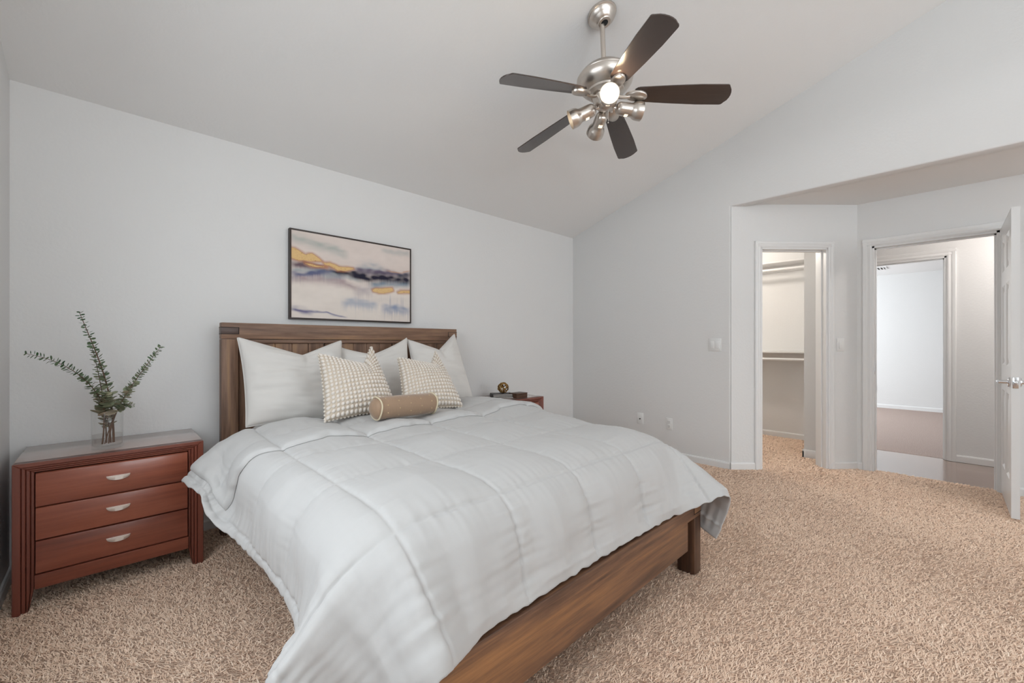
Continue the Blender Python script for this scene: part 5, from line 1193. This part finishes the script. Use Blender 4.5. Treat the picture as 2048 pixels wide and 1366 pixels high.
for a, b, dy in steps:
    ta, tb = a / .062 * FT_, b / .062 * FT_
    ta += .0014 if a else 0
    add_prism(bm, [(NX0 + a, NZT - ta), (NX1 - a, NZT - ta), (NX1 - b, NZT - tb), (NX0 + b, NZT - tb)], 'y', NYF + dy, NYF + .05, .0022, 1)
build('front_rail', bm, M_MAHX, ns)
for x0, x1 in ((NX0 + .002, NX0 + .020), (NX1 - .020, NX1 - .002)):
    bm = B(); add_box(bm, x0, x1, NYF + .0505, NYB, .10, NZT - .0225); 
    build('side_panel', bm, M_MAHZ, ns)
    bm = B()
    add_prism(bm, [(NYB, .10), (NYB, FZ), (NYB - .035, FZ), (NYB - .05, .10)], 'x', x0, x0 + .018)
    build('leg', bm, M_MAHZ, ns)
bm = B(); add_box(bm, NX0 + .021, NX1 - .021, NYB - .012, NYB - .002, .10, NZT - .0225)
build('back_panel', bm, M_MAHX, ns)
bm = B(); add_box(bm, NX0 + .063, NX1 - .063, NYF + .036, NYF + .05, .12, NZT - .046)
build('carcass', bm, M_GROOVE, ns)
OX0, OX1 = NX0 + .0625, NX1 - .0625
bm = B(); add_prism(bm, [(NYF + .002, .088), (NYF - .006, .150), (NYF + .03, .150), (NYF + .03, .088)], 'x', OX0 + .0005, OX1 - .0005, .0015)
build('plinth_rail', bm, M_MAHX, ns)
for z0, z1 in ((.4385, .5825), (.2965, .4355), (.1535, .2925)):
    bm = B()
    # each front leans out slightly towards its lower edge
    add_prism(bm, [(NYF + .012, z1), (NYF + .0025, z1 - .003), (NYF - .002, z0 + .002), (NYF + .010, z0), (NYF + .034, z0), (NYF + .034, z1)], 'x', OX0 + .003, OX1 - .003, .0018)
    dr = build('drawer', bm, M_MAHX, ns, (ctr + z0, NYF + .01, z0 * 1.7))
    zc_ = (z0 + z1) / 2 + .002
    bm = B()
    hw, hh = .0415, .0225
    arc = [(ctr - hw, zc_ + .010)] + [(ctr - hw * math.cos(math.pi * k / 14), zc_ + .010 - hh * math.sin(math.pi * k / 14) ** .85) for k in range(1, 14)] + [(ctr + hw, zc_ + .010)]
    n = len(arc)
    Vf_ = []
    for k, (x, z) in enumerate(arc):
        q = math.sin(math.pi * k / (n - 1))
        Vf_.append((x, z, q))
    yb = NYF + .004
    A_ = [bm.verts.new((x, yb, z)) for x, z, q in Vf_]
    B_ = [bm.verts.new((x, yb - .004 - .010 * q, z + .002 * q)) for x, z, q in Vf_]
    C_ = [bm.verts.new((x, yb - .006 - .016 * q, zc_ + .010 + .0015 * q)) for x, z, q in Vf_]
    for k in range(n - 1):
        bm.faces.new((A_[k], A_[k + 1], B_[k + 1], B_[k])); bm.faces.new((B_[k], B_[k + 1], C_[k + 1], C_[k]))
    bm.faces.new([v for v in C_] + [bm.verts.new((ctr + hw, yb, zc_ + .0105)), bm.verts.new((ctr - hw, yb, zc_ + .0105))])
    build('handle', bm, M_SATIN, dr, angle=60)
ns2 = copy_tree(ns)
ns2.location.x += 2.662
ns2['label'] = 'reddish brown nightstand on the far side of the bed, mostly hidden by the comforter'

# ------------------------------------------------------------------ vase with eucalyptus
def glass(name, color, ior):
    """thin clear glass: passes light straight on, mirrors by Fresnel"""
    m = bpy.data.materials.new(name); m.use_nodes = True
    nt = m.node_tree
    for n_ in list(nt.nodes):
        if n_.type == 'BSDF_PRINCIPLED': nt.nodes.remove(n_)
    t = nt.nodes.new('ShaderNodeBsdfTransparent'); t.inputs['Color'].default_value = color
    g = nt.nodes.new('ShaderNodeBsdfGlossy'); g.inputs['Roughness'].default_value = .03
    lw = nt.nodes.new('ShaderNodeLayerWeight'); lw.inputs['Blend'].default_value = .5
    pw_ = nt.nodes.new('ShaderNodeMath'); pw_.operation = 'POWER'; pw_.inputs[1].default_value = 3.5
    nt.links.new(lw.outputs['Facing'], pw_.inputs[0])
    f = nt.nodes.new('ShaderNodeMath'); f.operation = 'MULTIPLY_ADD'; f.inputs[1].default_value = ior; f.inputs[2].default_value = .025
    nt.links.new(pw_.outputs[0], f.inputs[0])
    x = nt.nodes.new('ShaderNodeMixShader')
    nt.links.new(f.outputs[0], x.inputs[0]); nt.links.new(t.outputs[0], x.inputs[1]); nt.links.new(g.outputs[0], x.inputs[2])
    nt.links.new(x.outputs[0], nt.nodes['Material Output'].inputs['Surface'])
    return m
M_GLASS = glass('clear_glass', (.992, .996, .994, 1), .30)
M_WATER = glass('water', (.965, .955, .95, 1), .12)
VX, VY, VZ = -.008, 2.835, NZT
vase = thing('glass_vase', (VX, VY, VZ), 'clear glass cylinder vase standing on the left nightstand', 'vase')
Mv = Matrix.Translation((VX, VY, VZ))
bm = B()
add_lathe(bm, [(0, .0005), (.054, .0005), (.0575, .004), (.0575, .183), (.0565, .1845), (.0552, .183), (.0548, .018), (.050, .013), (0, .012)], Mv, 48)
build('glass_cylinder', bm, M_GLASS, vase, angle=50)
bm = B(); add_lathe(bm, [(0, .0135), (.049, .0145), (.0541, .020), (.0541, .066), (0, .066)], Mv, 48)
build('water', bm, M_WATER, vase, angle=50)

M_LEAF = grass_mat('eucalyptus_leaf', [(0.0, lin(58, 92, 60)), (0.45, lin(116, 132, 104)), (0.75, lin(150, 154, 128)), (1.0, lin(176, 160, 138))], 'tint', 0.55)
M_STEM = mat('eucalyptus_twig', lin(104, 78, 62), 0.7)
def bez(p, n):
    p = [Vector(q) for q in p]
    out = []
    for i in range(n + 1):
        t = i / n
        q = list(p)
        while len(q) > 1: q = [q[j].lerp(q[j + 1], t) for j in range(len(q) - 1)]
        out.append(q[0])
    return out
def eucalyptus(ctrl, label, r0, npair, lsize, bare, tint0, tint1, seed):
    rng = np.random.default_rng(seed)
    path = bez(ctrl, 40)
    o = thing('eucalyptus_branch', path[0], label, 'branch', 'eucalyptus branches in the vase')
    bm = B(); add_tube(bm, path, [r0 * (1 - .75 * i / 40) for i in range(41)], 8)
    build('stem', bm, M_STEM, o, angle=60)
    V, F, Tn = [], [], []
    roll = rng.uniform(0, 3)
    for k in range(npair):
        t = bare + (1 - bare) * (k + .5) / npair
        fi = min(t * 40, 39.99); i = int(fi)
        p = path[i].lerp(path[i + 1], fi - i)
        d = (path[min(i + 1, 40)] - path[max(i - 1, 0)]).normalized()
        u = d.orthogonal().normalized(); w = d.cross(u)
        roll += math.pi / 2 + rng.normal() * .35
        size = lsize * (1.05 - .55 * ((t - bare) / (1 - bare))) * rng.uniform(.8, 1.15)
        for s in (0, math.pi):
            a = roll + s + rng.normal() * .25
            out = (u * math.cos(a) + w * math.sin(a))
            fwd = (out * 1.0 + d * rng.uniform(.15, .65)).normalized()
            sd = d.cross(out).normalized()
            nn = fwd.cross(sd).normalized()
            sd = (sd + nn * rng.normal() * .35).normalized()
            base = len(V)
            c = p + fwd * .003
            ns_ = 9
            tt = np.clip(tint0 + (tint1 - tint0) * (t - bare) / (1 - bare) + rng.normal() * .12, 0, 1)
            V.append(tuple(c + fwd * size * .5 - nn * size * .10)); Tn.append(tt)
            for j in range(ns_):
                b = 2 * math.pi * j / ns_
                ex = .5 - .5 * math.cos(b); ey = math.sin(b) * (.46 + .06 * math.cos(b))
                V.append(tuple(c + fwd * size * ex + sd * size * ey)); Tn.append(tt)
            for j in range(ns_):
                F.append((base, base + 1 + j, base + 1 + (j + 1) % ns_))
    me = bpy.data.meshes.new('leaves')
    me.from_pydata(V, [], F)
    set_point_float(me, 'tint', Tn)
    link_mesh('leaves', me, M_LEAF, o, angle=80)
    return o
Y0 = VY
b0 = (VX + .012, Y0, VZ + .022)
eucalyptus([b0, (-.004, Y0, .80), (-.02, Y0 - .005, .90), (-.10, Y0 - .02, 1.05), (-.268, Y0 - .03, 1.094)],
           'longest eucalyptus branch, bending out to the left of the vase', .0034, 52, .034, .14, .95, .05, 1)
eucalyptus([(VX + .022, Y0 + .008, VZ + .022), (.012, Y0 + .01, .80), (.004, Y0 + .01, .95), (-.05, Y0 + .01, 1.10), (-.104, Y0, 1.288)],
           'tallest eucalyptus branch, standing upright from the vase', .0048, 46, .030, .26, .75, .05, 2)
eucalyptus([(VX - .004, Y0 + .010, VZ + .022), (-.012, Y0 + .015, .80), (-.028, Y0 + .02, .90), (-.04, Y0 + .02, 1.02), (-.062, Y0 + .02, 1.120)],
           'shorter upright eucalyptus branch just left of the tallest one', .0030, 32, .028, .12, .95, .6, 3)
eucalyptus([(VX + .004, Y0 - .012, VZ + .022), (.004, Y0 - .01, .78), (.04, Y0 - .02, .88), (.12, Y0 - .03, 1.00), (.190, Y0 - .03, 1.124)],
           'eucalyptus branch leaning up to the right of the vase', .0034, 48, .029, .34, .8, .35, 4)
eucalyptus([(VX - .010, Y0 - .016, VZ + .022), (.008, Y0 - .02, .76), (.02, Y0 - .03, .84), (.055, Y0 - .035, .845), (.086, Y0 - .04, .830)],
           'short eucalyptus twig drooping right over the vase rim', .0024, 18, .022, .48, .7, .5, 5)
eucalyptus([(VX - .018, Y0 - .012, VZ + .022), (-.016, Y0 - .018, .74), (-.022, Y0 - .026, .82), (-.020, Y0 - .03, .86), (-.014, Y0 - .034, .900)],
           'short broad-leaved eucalyptus tuft right above the vase rim', .0034, 24, .046, .45, .9, .7, 6)

# ------------------------------------------------------------------ far nightstand: books, box, brass knot
def book(name, label, x, y, z, w, d, h, rot, cover, group):
    Mb = Matrix.Translation((x, y, z)) @ Matrix.Rotation(rot, 4, 'Z')
    o = thing(name, (x, y, z), label, 'book', group)
    bm = B(); add_box(bm, -w / 2, w / 2, -d / 2, d / 2, 0, .003, .0008, M=Mb); add_box(bm, -w / 2, w / 2, -d / 2, d / 2, h - .003, h, .0008, M=Mb); add_box(bm, -w / 2, -w / 2 + .003, -d / 2, d / 2, .003, h - .003, M=Mb)
    build('cover', bm, cover, o)
    bm = B(); add_box(bm, -w / 2 + .0035, w / 2 - .004, -d / 2 + .004, d / 2 - .004, .0032, h - .0032, M=Mb)
    build('pages', bm, M_PAGE, o)
    return o
M_PAGE = mat('book_pages', lin(214, 208, 200), .8)
M_COVER = mat('black_book_cover', lin(38, 32, 30), .45)
M_COVER2 = mat('grey_book_cover', lin(150, 142, 136), .4, coat=.5)
zt = NZT + .001
book('book', 'bottom dark-covered book of the stack on the far nightstand', 2.665, 2.90, zt, .210, .158, .0125, -.53, M_COVER, 'stacked books')
book('book', 'middle dark-covered book of the stack on the far nightstand', 2.663, 2.903, zt + .0128, .205, .152, .0125, -.50, M_COVER, 'stacked books')
book('book', 'topmost dark-covered book, directly under the brass knot ornament', 2.660, 2.905, zt + .0256, .195, .145, .0125, -.52, M_COVER, 'stacked books')
M_BOX = wood('dark_walnut_box', 'x', [(0.3, lin(58, 38, 28)), (0.7, lin(98, 70, 52))], 60, 7, .4)
bx = thing('wooden_box', (2.775, 2.80, zt), 'small dark wooden box lying right of the stacked books', 'box')
Mx = Matrix.Translation((2.775, 2.80, zt)) @ Matrix.Rotation(.05, 4, 'Z')
bm = B(); add_box(bm, -.075, .075, -.05, .05, 0, .030, .002, M=Mx); build('base', bm, M_BOX, bx)
bm = B(); add_box(bm, -.076, .076, -.051, .051, .0315, .044, .002, M=Mx); add_box(bm, -.07, .07, -.045, .045, .030, .0315, M=Mx); build('lid', bm, M_BOX, bx)
M_BRASS = mat('antique_brass', lin(150, 118, 70), .28, 1.0)
kc = Vector((2.655, 2.88, zt + .0383 + .0545))
bm = B()
R0 = .052
for k in range(9):
    ax = Vector((math.sin(k * 2.4) * math.sqrt(1 - ((k - 4) / 4.6) ** 2), math.cos(k * 2.4) * math.sqrt(1 - ((k - 4) / 4.6) ** 2), (k - 4) / 4.6)).normalized()
    Mk = axis_matrix(kc + ax * .024, ax)
    rr = math.sqrt(R0 ** 2 - .024 ** 2) - .005
    add_tube(bm, [Mk @ Vector((rr * math.cos(2 * math.pi * j / 28), rr * math.sin(2 * math.pi * j / 28), .004 * math.sin(4 * math.pi * j / 28))) for j in range(28)], .0048, 8, closed=True)
kn = build('decorative_knot', bm, M_BRASS, None, (kc.x, kc.y, zt + .0383), angle=180)
tag(kn, 'round brass wire knot ornament sitting on the stacked books', 'ornament')

# ------------------------------------------------------------------ framed abstract painting over the headboard
PX0, PX1, PZ0, PZ1, PYF = .886, 1.822, 1.308, 1.932, 3.112
pic = thing('framed_painting', ((PX0 + PX1) / 2, YB, (PZ0 + PZ1) / 2), 'framed abstract painting with gold hills and dark blue band above the headboard', 'painting')
M_FRAME = mat('dark_bronze_frame', lin(52, 42, 38), .4, .3)
fwid = .011
bm = B()
add_box(bm, PX0, PX1, PYF, YB - .001, PZ1 - fwid, PZ1, .001); add_box(bm, PX0, PX1, PYF, YB - .001, PZ0, PZ0 + fwid, .001)
add_box(bm, PX0, PX0 + fwid, PYF, YB - .001, PZ0 + fwid, PZ1 - fwid, .001); add_box(bm, PX1 - fwid, PX1, PYF, YB - .001, PZ0 + fwid, PZ1 - fwid, .001)
build('frame', bm, M_FRAME, pic)

def paint_canvas(nx, ny):
    def uvp(x, y):
        t = (x - 150) / 1455.0
        a, b = 100 + 280 * t, 1205 + 78 * t
        # undo the foreshortening along the wall
        tt = t * (1.0 - .12 * (1 - t))
        return tt, (y - a) / (b - a)
    U, W = np.meshgrid(np.linspace(0, 1, nx), np.linspace(0, 1, ny))       # W runs down
    n1 = fbm(U, W, 5, 8, 1.0); n2 = fbm(U, W, 17, 24, 2.0); n3 = fbm(U, W, 60, 60, 3.0); drip = fbm(U, W, 70, 2.0, 4.0); sw = fbm(U, W, 4, 30, 5.0)
    Cc = np.empty((ny, nx, 3))
    def L3(r, g, b): return np.array(lin(r, g, b)[:3])
    up = L3(214, 202, 195); lo = L3(220, 211, 203)
    Cc[:] = up + (lo - up) * np.clip((W - .45) / .2, 0, 1)[..., None]
    Cc *= (1 + .05 * n1 + .03 * n2)[..., None]
    def blend(col, a):
        a = np.clip(a, 0, 1)[..., None]
        Cc[:] = Cc * (1 - a) + np.array(col) * a
    def line_d(pts):
        P = [uvp(*p) for p in pts]
        xs = [p[0] for p in P]; ys = [p[1] for p in P]
        return W - np.interp(U, xs, ys)
    def stroke(pts, col, width, alpha, soft=.5, wob=.02, lo_=None, hi_=None, dr=0.0):
        P = [uvp(*p) for p in pts]
        d = line_d(pts) + wob * n2 + wob * .6 * n1
        x0, x1 = P[0][0], P[-1][0]
        e = np.clip((U - x0 + .03) / .06, 0, 1) * np.clip((x1 - U + .03) / .06, 0, 1)
        wd = width * (1 + .5 * n1)
        if dr: wd = np.where(d > 0, wd * (1 + dr * (.6 + drip)), wd)
        a = np.exp(-(np.abs(d) / np.maximum(wd, 1e-3)) ** 2.2) * alpha * e
        blend(col, a * (1 + .5 * n2))
    stroke([(150, 190), (300, 230), (480, 300), (650, 350), (800, 430)], L3(168, 172, 167), .055, .75)
    stroke([(950, 600), (1100, 590), (1250, 640)], L3(150, 160, 168), .06, .7)
    stroke([(1250, 380), (1400, 405), (1600, 430)], L3(172, 174, 172), .035, .6)
    stroke([(150, 520), (280, 545), (450, 575), (650, 610)], L3(104, 86, 94), .044, 1.0, dr=.4)
    stroke([(150, 600), (300, 612), (520, 630)], L3(156, 164, 168), .030, .8)
    stroke([(150, 660), (300, 655), (500, 640), (640, 655), (760, 690)], L3(92, 98, 128), .036, .95, dr=1.2)
    stroke([(160, 720), (400, 725), (560, 735), (760, 780), (950, 850)], L3(166, 148, 149), .045, .75)
    stroke([(520, 690), (760, 680), (960, 740)], L3(160, 166, 168), .034, .75)
    stroke([(1100, 830), (1300, 790), (1600, 810)], L3(134, 148, 160), .05, .85)
    stroke([(900, 615), (1100, 640), (1350, 670), (1600, 690)], L3(104, 94, 112), .048, .9, dr=.3)
    stroke([(640, 640), (820, 655), (930, 690), (1080, 735)], L3(44, 42, 56), .030, 1.0)
    stroke([(860, 680), (1080, 725), (1180, 715), (1400, 735), (1605, 765)], L3(34, 32, 50), .044, 1.0, dr=.3)
    stroke([(1430, 700), (1605, 690)], L3(62, 66, 76), .040, .8)
    stroke([(900, 880), (1020, 880), (1110, 880)], L3(170, 160, 165), .05, .6, dr=1.2)
    stroke([(760, 1030), (860, 1015), (1000, 1035), (1170, 1060)], L3(150, 160, 178), .045, .75, dr=.7)
    stroke([(1250, 1090), (1400, 1110), (1600, 1130)], L3(140, 150, 172), .05, .75, dr=1.2)
    stroke([(150, 1095), (240, 1120), (370, 1150)], L3(104, 100, 134), .026, .95)
    stroke([(330, 1135), (560, 1150), (680, 1185), (780, 1215)], L3(116, 116, 146), .014, .8)
    stroke([(1100, 1000), (1300, 1000), (1600, 1020)], L3(208, 200, 194), .04, .5)
    # long thin drips
    dm = np.clip(drip * 2.2 - .55, 0, 1) * np.clip((W - .62) / .1, 0, 1) * np.clip((U - .45) / .2, 0, 1)
    blend(L3(150, 150, 166), dm * .45)
    # gold leaf
    def poly(pts, grow=0.0):
        P = [uvp(*p) for p in pts]
        inside = np.zeros(U.shape, bool)
        dist = np.full(U.shape, 9.0)
        x, y = U + .004 * n2, W + .008 * n2
        for (xa, ya), (xb, yb) in zip(P, P[1:] + P[:1]):
            cnd = ((ya > y) != (yb > y)) & (x < (xb - xa) * (y - ya) / ((yb - ya) + 1e-12) + xa)
            inside ^= cnd
            dx, dy = xb - xa, yb - ya
            t = np.clip(((x - xa) * dx + (y - ya) * dy * .45) / (dx * dx + dy * dy * .45 + 1e-12), 0, 1)
            dist = np.minimum(dist, np.hypot((x - xa - t * dx) * 1.5, y - ya - t * dy))
        return inside, dist
    gold = np.zeros(U.shape)
    for pts in ([(148, 325), (195, 335), (240, 365), (310, 412), (350, 408), (395, 410), (430, 430), (470, 460), (510, 500), (430, 503), (330, 500), (240, 490), (148, 458)],
                [(520, 520), (600, 520), (640, 540), (710, 570), (800, 580), (880, 592), (888, 605), (840, 618), (760, 628), (690, 620), (655, 595), (600, 565), (545, 555)],
                [(310, 528), (380, 535), (440, 555), (560, 575), (430, 572), (350, 550)],
                [(1115, 865), (1160, 852), (1260, 852), (1375, 850), (1390, 885), (1330, 905), (1270, 915), (1200, 914), (1130, 895)],
                [(1440, 905), (1480, 885), (1610, 886), (1610, 922), (1450, 918)]):
        ins, dist = poly(pts)
        blend(L3(176, 120, 86), np.where(ins, 1, np.clip(1 - dist / .030, 0, 1) * .75))
        g = np.where(ins, 1.0, 0.0)
        blend(L3(218, 186, 132), g * (.92 + .25 * n3))
        blend(L3(160, 116, 62), g * np.clip(n3 * 2 - .5, 0, 1) * .6 + g * np.clip(1 - dist / .008, 0, 1) * .5)
    stroke([(1330, 640), (1450, 655), (1605, 640)], L3(190, 140, 104), .012, .6)
    return np.clip(Cc, 0, 1)
nx, ny = 250, 170
cv = paint_canvas(nx, ny)
gx, gz = np.meshgrid(np.linspace(PX0 + fwid, PX1 - fwid, nx), np.linspace(PZ1 - fwid, PZ0 + fwid, ny))
Pc = np.stack([gx, np.full_like(gx, PYF + .004), gz], -1)
me = grid_mesh('canvas', Pc)
set_point_color(me, 'paint', np.concatenate([cv.reshape(-1, 3), np.ones((nx * ny, 1))], 1))
M_PAINT = mat('canvas_paint', (.8, .8, .8, 1), .7, 0, .2)
ap = N(M_PAINT, 'ShaderNodeAttribute'); ap.attribute_name = 'paint'
L(M_PAINT, ap.outputs['Color'], bsdf(M_PAINT).inputs['Base Color'])
add_bump(M_PAINT, 300, .1, .001)
link_mesh('canvas', me, M_PAINT, pic, angle=None)
bm = B(); add_box(bm, PX0 + fwid, PX1 - fwid, PYF + .012, YB - .001, PZ0 + fwid, PZ1 - fwid)
build('backing', bm, M_FRAME, pic)

# ------------------------------------------------------------------ ceiling fan with its spotlights
HUB = Vector((2.016, 1.335, 2.546))
FN = Vector((-.013, .044, 1)).normalized()
MOUNT = HUB + FN * ((zc(HUB.y) - HUB.z) / FN.z)
MOUNT.z = zc(MOUNT.y)
E1 = (Vector((1, 0, 0)) - FN * FN.x).normalized()
E2 = FN.cross(E1)
MF = Matrix((E1, E2, FN)).transposed().to_4x4()
MF.translation = HUB
fan = thing('ceiling_fan', MOUNT, 'brushed nickel ceiling fan with five dark brown blades and spotlights', 'ceiling fan')
# canopy lies flat on the sloping ceiling
cn = Vector((0, .327, 1)).normalized()
MC = axis_matrix(MOUNT, -cn, (1, 0, 0))
bm = B()
add_lathe(bm, [(0, -.004), (.080, -.004), (.083, .006), (.080, .014), (.076, .016), (.072, .026), (.060, .036), (.056, .040), (.048, .050), (.040, .056), (.036, .058), (.034, .062), (.020, .062), (.020, .050), (0, .050)], MC, 48)
cano = build('canopy', bm, M_NICKEL, fan, angle=40)
bm = B(); add_lathe(bm, [(0, .0625), (.0195, .0625), (.0195, .0632), (0, .0632)], MC, 24)
build('ball_socket', bm, M_BLACKIN, cano)
rodtop = (MOUNT - HUB).length - .04
bm = B(); add_lathe(bm, [(0, .15), (.0135, .15), (.0135, rodtop), (0, rodtop)], MF, 24)
build('downrod', bm, M_NICKEL, fan)
bm = B()
add_lathe(bm, [(0, .170), (.024, .170), (.030, .165), (.060, .160), (.095, .147), (.122, .129), (.142, .108), (.150, .096), (.1485, .0935), (.1485, .0905), (.156, .088), (.157, .078), (.150, .055), (.134, .034), (.112, .018), (.104, .014), (.102, .004), (.090, -.002), (.082, -.010), (0, -.010)], MF, 64)
build('motor_housing', bm, M_NICKEL, fan, angle=28)
bm = B()
add_lathe(bm, [(0, -.0105), (.070, -.0105), (.072, -.018), (.066, -.034), (.062, -.050), (.058, -.066), (.046, -.080), (.030, -.088), (.012, -.094), (0, -.095)], MF, 48)
build('switch_housing', bm, M_NICKEL, fan, angle=28)
# blades
PH, DROOP, RT = 2.860, .088, .66
PITCH = math.radians(-12)
for k in range(5):
    a = PH + k * 2 * math.pi / 5
    dl = math.atan2(DROOP, RT)
    Mb = MF @ Matrix.Rotation(a, 4, 'Z') @ Matrix.Rotation(dl, 4, 'Y') @ Matrix.Rotation(PITCH, 4, 'X')
    out = []
    r0, r1, w0, w1 = .150, .666, .050, .068
    for i in range(9):                                   # rounded root
        q = math.pi / 2 + math.pi * i / 8
        out.append((r0 + .035 + .035 * math.cos(q), w0 * math.sin(q)))
    out += [(.35, -.061), (.50, -w1), (r1 - .030, -w1)]
    out = out[:-1]
    for i in range(5):                                   # near corner
        q = -math.pi / 2 + math.radians(75) * i / 4
        out.append((r1 - .034 + .014 * math.cos(q), -w1 + .014 + .014 * math.sin(q)))
    for y in (-.036, -.018, 0, .018, .036):              # shallow arc of the tip
        out.append((r1 - .0165 * (y / .054) ** 2, y))
    for i in range(5):
        q = math.radians(15) + math.radians(75) * i / 4
        out.append((r1 - .040 + .020 * math.cos(q), w1 - .020 + .020 * math.sin(q)))
    out += [(.50, w1), (.35, .061)]
    bm = B(); add_prism(bm, out, 'z', -.003, .003, .001, 1)
    me_o = build('blade', bm, M_BLADE, None, (0, 0, 0), 40)
    # the blade keeps its own axes so that its grain runs along it
    me_o.parent = fan
    me_o.matrix_parent_inverse = Matrix.Identity(4)
    me_o.matrix_local = Matrix.Translation(-MOUNT) @ Mb
    # blade iron: an arm from the motor and a leaf-shaped plate under the blade
    bm = B()
    add_tube(bm, [Mb @ Vector((.060, 0, -.010)), Mb @ Vector((.085, 0, -.020)), Mb @ Vector((.110, 0, -.020)), Mb @ Vector((.135, 0, -.014))], [.012, .010, .010, .011], 10)
    t = bmesh.new()
    ring = [t.verts.new((.166 + .060 * math.cos(q) + .004 * math.cos(2 * q), .034 * math.sin(q) * (1 + .25 * math.cos(q)), -.0150)) for q in [2 * math.pi * j / 28 for j in range(28)]]
    ring2 = [t.verts.new((.166 + (v.co.x - .166) * .93, v.co.y * .9, -.0190)) for v in ring]
    ring0 = [t.verts.new((v.co.x, v.co.y, -.0035)) for v in ring]
    for j in range(28):
        j2 = (j + 1) % 28
        t.faces.new((ring[j], ring[j2], ring2[j2], ring2[j])); t.faces.new((ring0[j], ring0[j2], ring[j2], ring[j]))
    t.faces.new(ring2); t.faces.new(list(reversed(ring0)))
    merge(bm, t, Mb)
    build('blade_iron', bm, M_NICKEL, fan, angle=50)
# spotlights: swivel arm, bullet body with a lit slot, flared bell, bulb
FW = Vector((math.sin(YAW), math.cos(YAW), 0)); RI = Vector((math.cos(YAW), -math.sin(YAW), 0)); UPV = Vector((0, 0, 1))
lamps = [   # start of the body, direction
    (HUB + RI * .062 + FW * .005 - UPV * .076, (RI * 1.0 - UPV * .07 + FW * .10)),
    (HUB - RI * .060 - FW * .010 - UPV * .088, (-RI * 1.0 - UPV * .40 + FW * .12)),
    (HUB - RI * .004 + FW * .040 - UPV * .088, (FW * 1.0 - RI * .16 - UPV * .36)),
    (HUB - FW * .046 - UPV * .066, (-FW * .134 - UPV * .038 - RI * .018)),
]
for k, (p, d) in enumerate(lamps):
    d = d.normalized()
    Ml = axis_matrix(p, d) @ Matrix.Scale(1.1, 4)
    bm = B()
    add_lathe(bm, [(0, .0), (.018, .001), (.026, .006), (.031, .016), (.0325, .028), (.0325, .075), (.034, .084), (.041, .094), (.045, .104), (.0465, .118), (.0465, .135), (.0440, .135), (.0435, .118), (.040, .104), (.030, .090), (.0295, .040), (0, .040)], Ml, 40, cap=False)
    head = build('spotlight', bm, M_NICKEL, fan, p, 40)
    bm = B(); add_tube(bm, [HUB - FN * .070, p + d * .004], .006, 10)
    build('swivel_arm', bm, M_NICKEL, head, p)
    bm = B()
    add_lathe(bm, [(0, .042), (.013, .042), (.014, .060), (.022, .078), (.034, .100), (.0385, .116), (.036, .127), (.024, .132), (0, .134)] if k == 3 else
              [(0, .042), (.013, .042), (.014, .060), (.022, .078), (.030, .090), (.033, .100), (.030, .109), (.020, .114), (0, .116)], Ml, 32)
    build('bulb', bm, M_BULB, head, p, 60)
    # ventilation slots with the light showing through, on the underside of the body
    bm = B()
    dn = (-UPV - d * (-UPV).dot(d)).normalized()
    tt = d.cross(dn)
    for s in (-.009, -.003, .003, .009):
        c = p + d * .058 + dn * .0356 + tt * s
        Ms = Matrix((tt, dn, d)).transposed().to_4x4(); Ms.translation = c
        add_box(bm, -.0022, .0022, -.001, .0012 - abs(s) * .12, -.010, .010, M=Ms)
    build('light_slot', bm, M_SLITGLOW, head, p)
# pull chain
bm = B()
c0 = HUB - FN * .094 + RI * .012
for j in range(16):
    bmesh.ops.create_icosphere(bm, subdivisions=1, radius=.0016, matrix=Matrix.Translation(c0 - UPV * (.004 * j)))
bmesh.ops.create_icosphere(bm, subdivisions=1, radius=.0034, matrix=Matrix.Translation(c0 - UPV * .068))
build('pull_chain', bm, M_SATIN, fan, angle=180)
# light of the lit spotlight that faces the room
pl = lamps[3][0] + lamps[3][1].normalized() * .165
point_light('spotlight_glow', pl, 3.0, (1.0, .80, .58), .03)
bpy.context.view_layer.update()
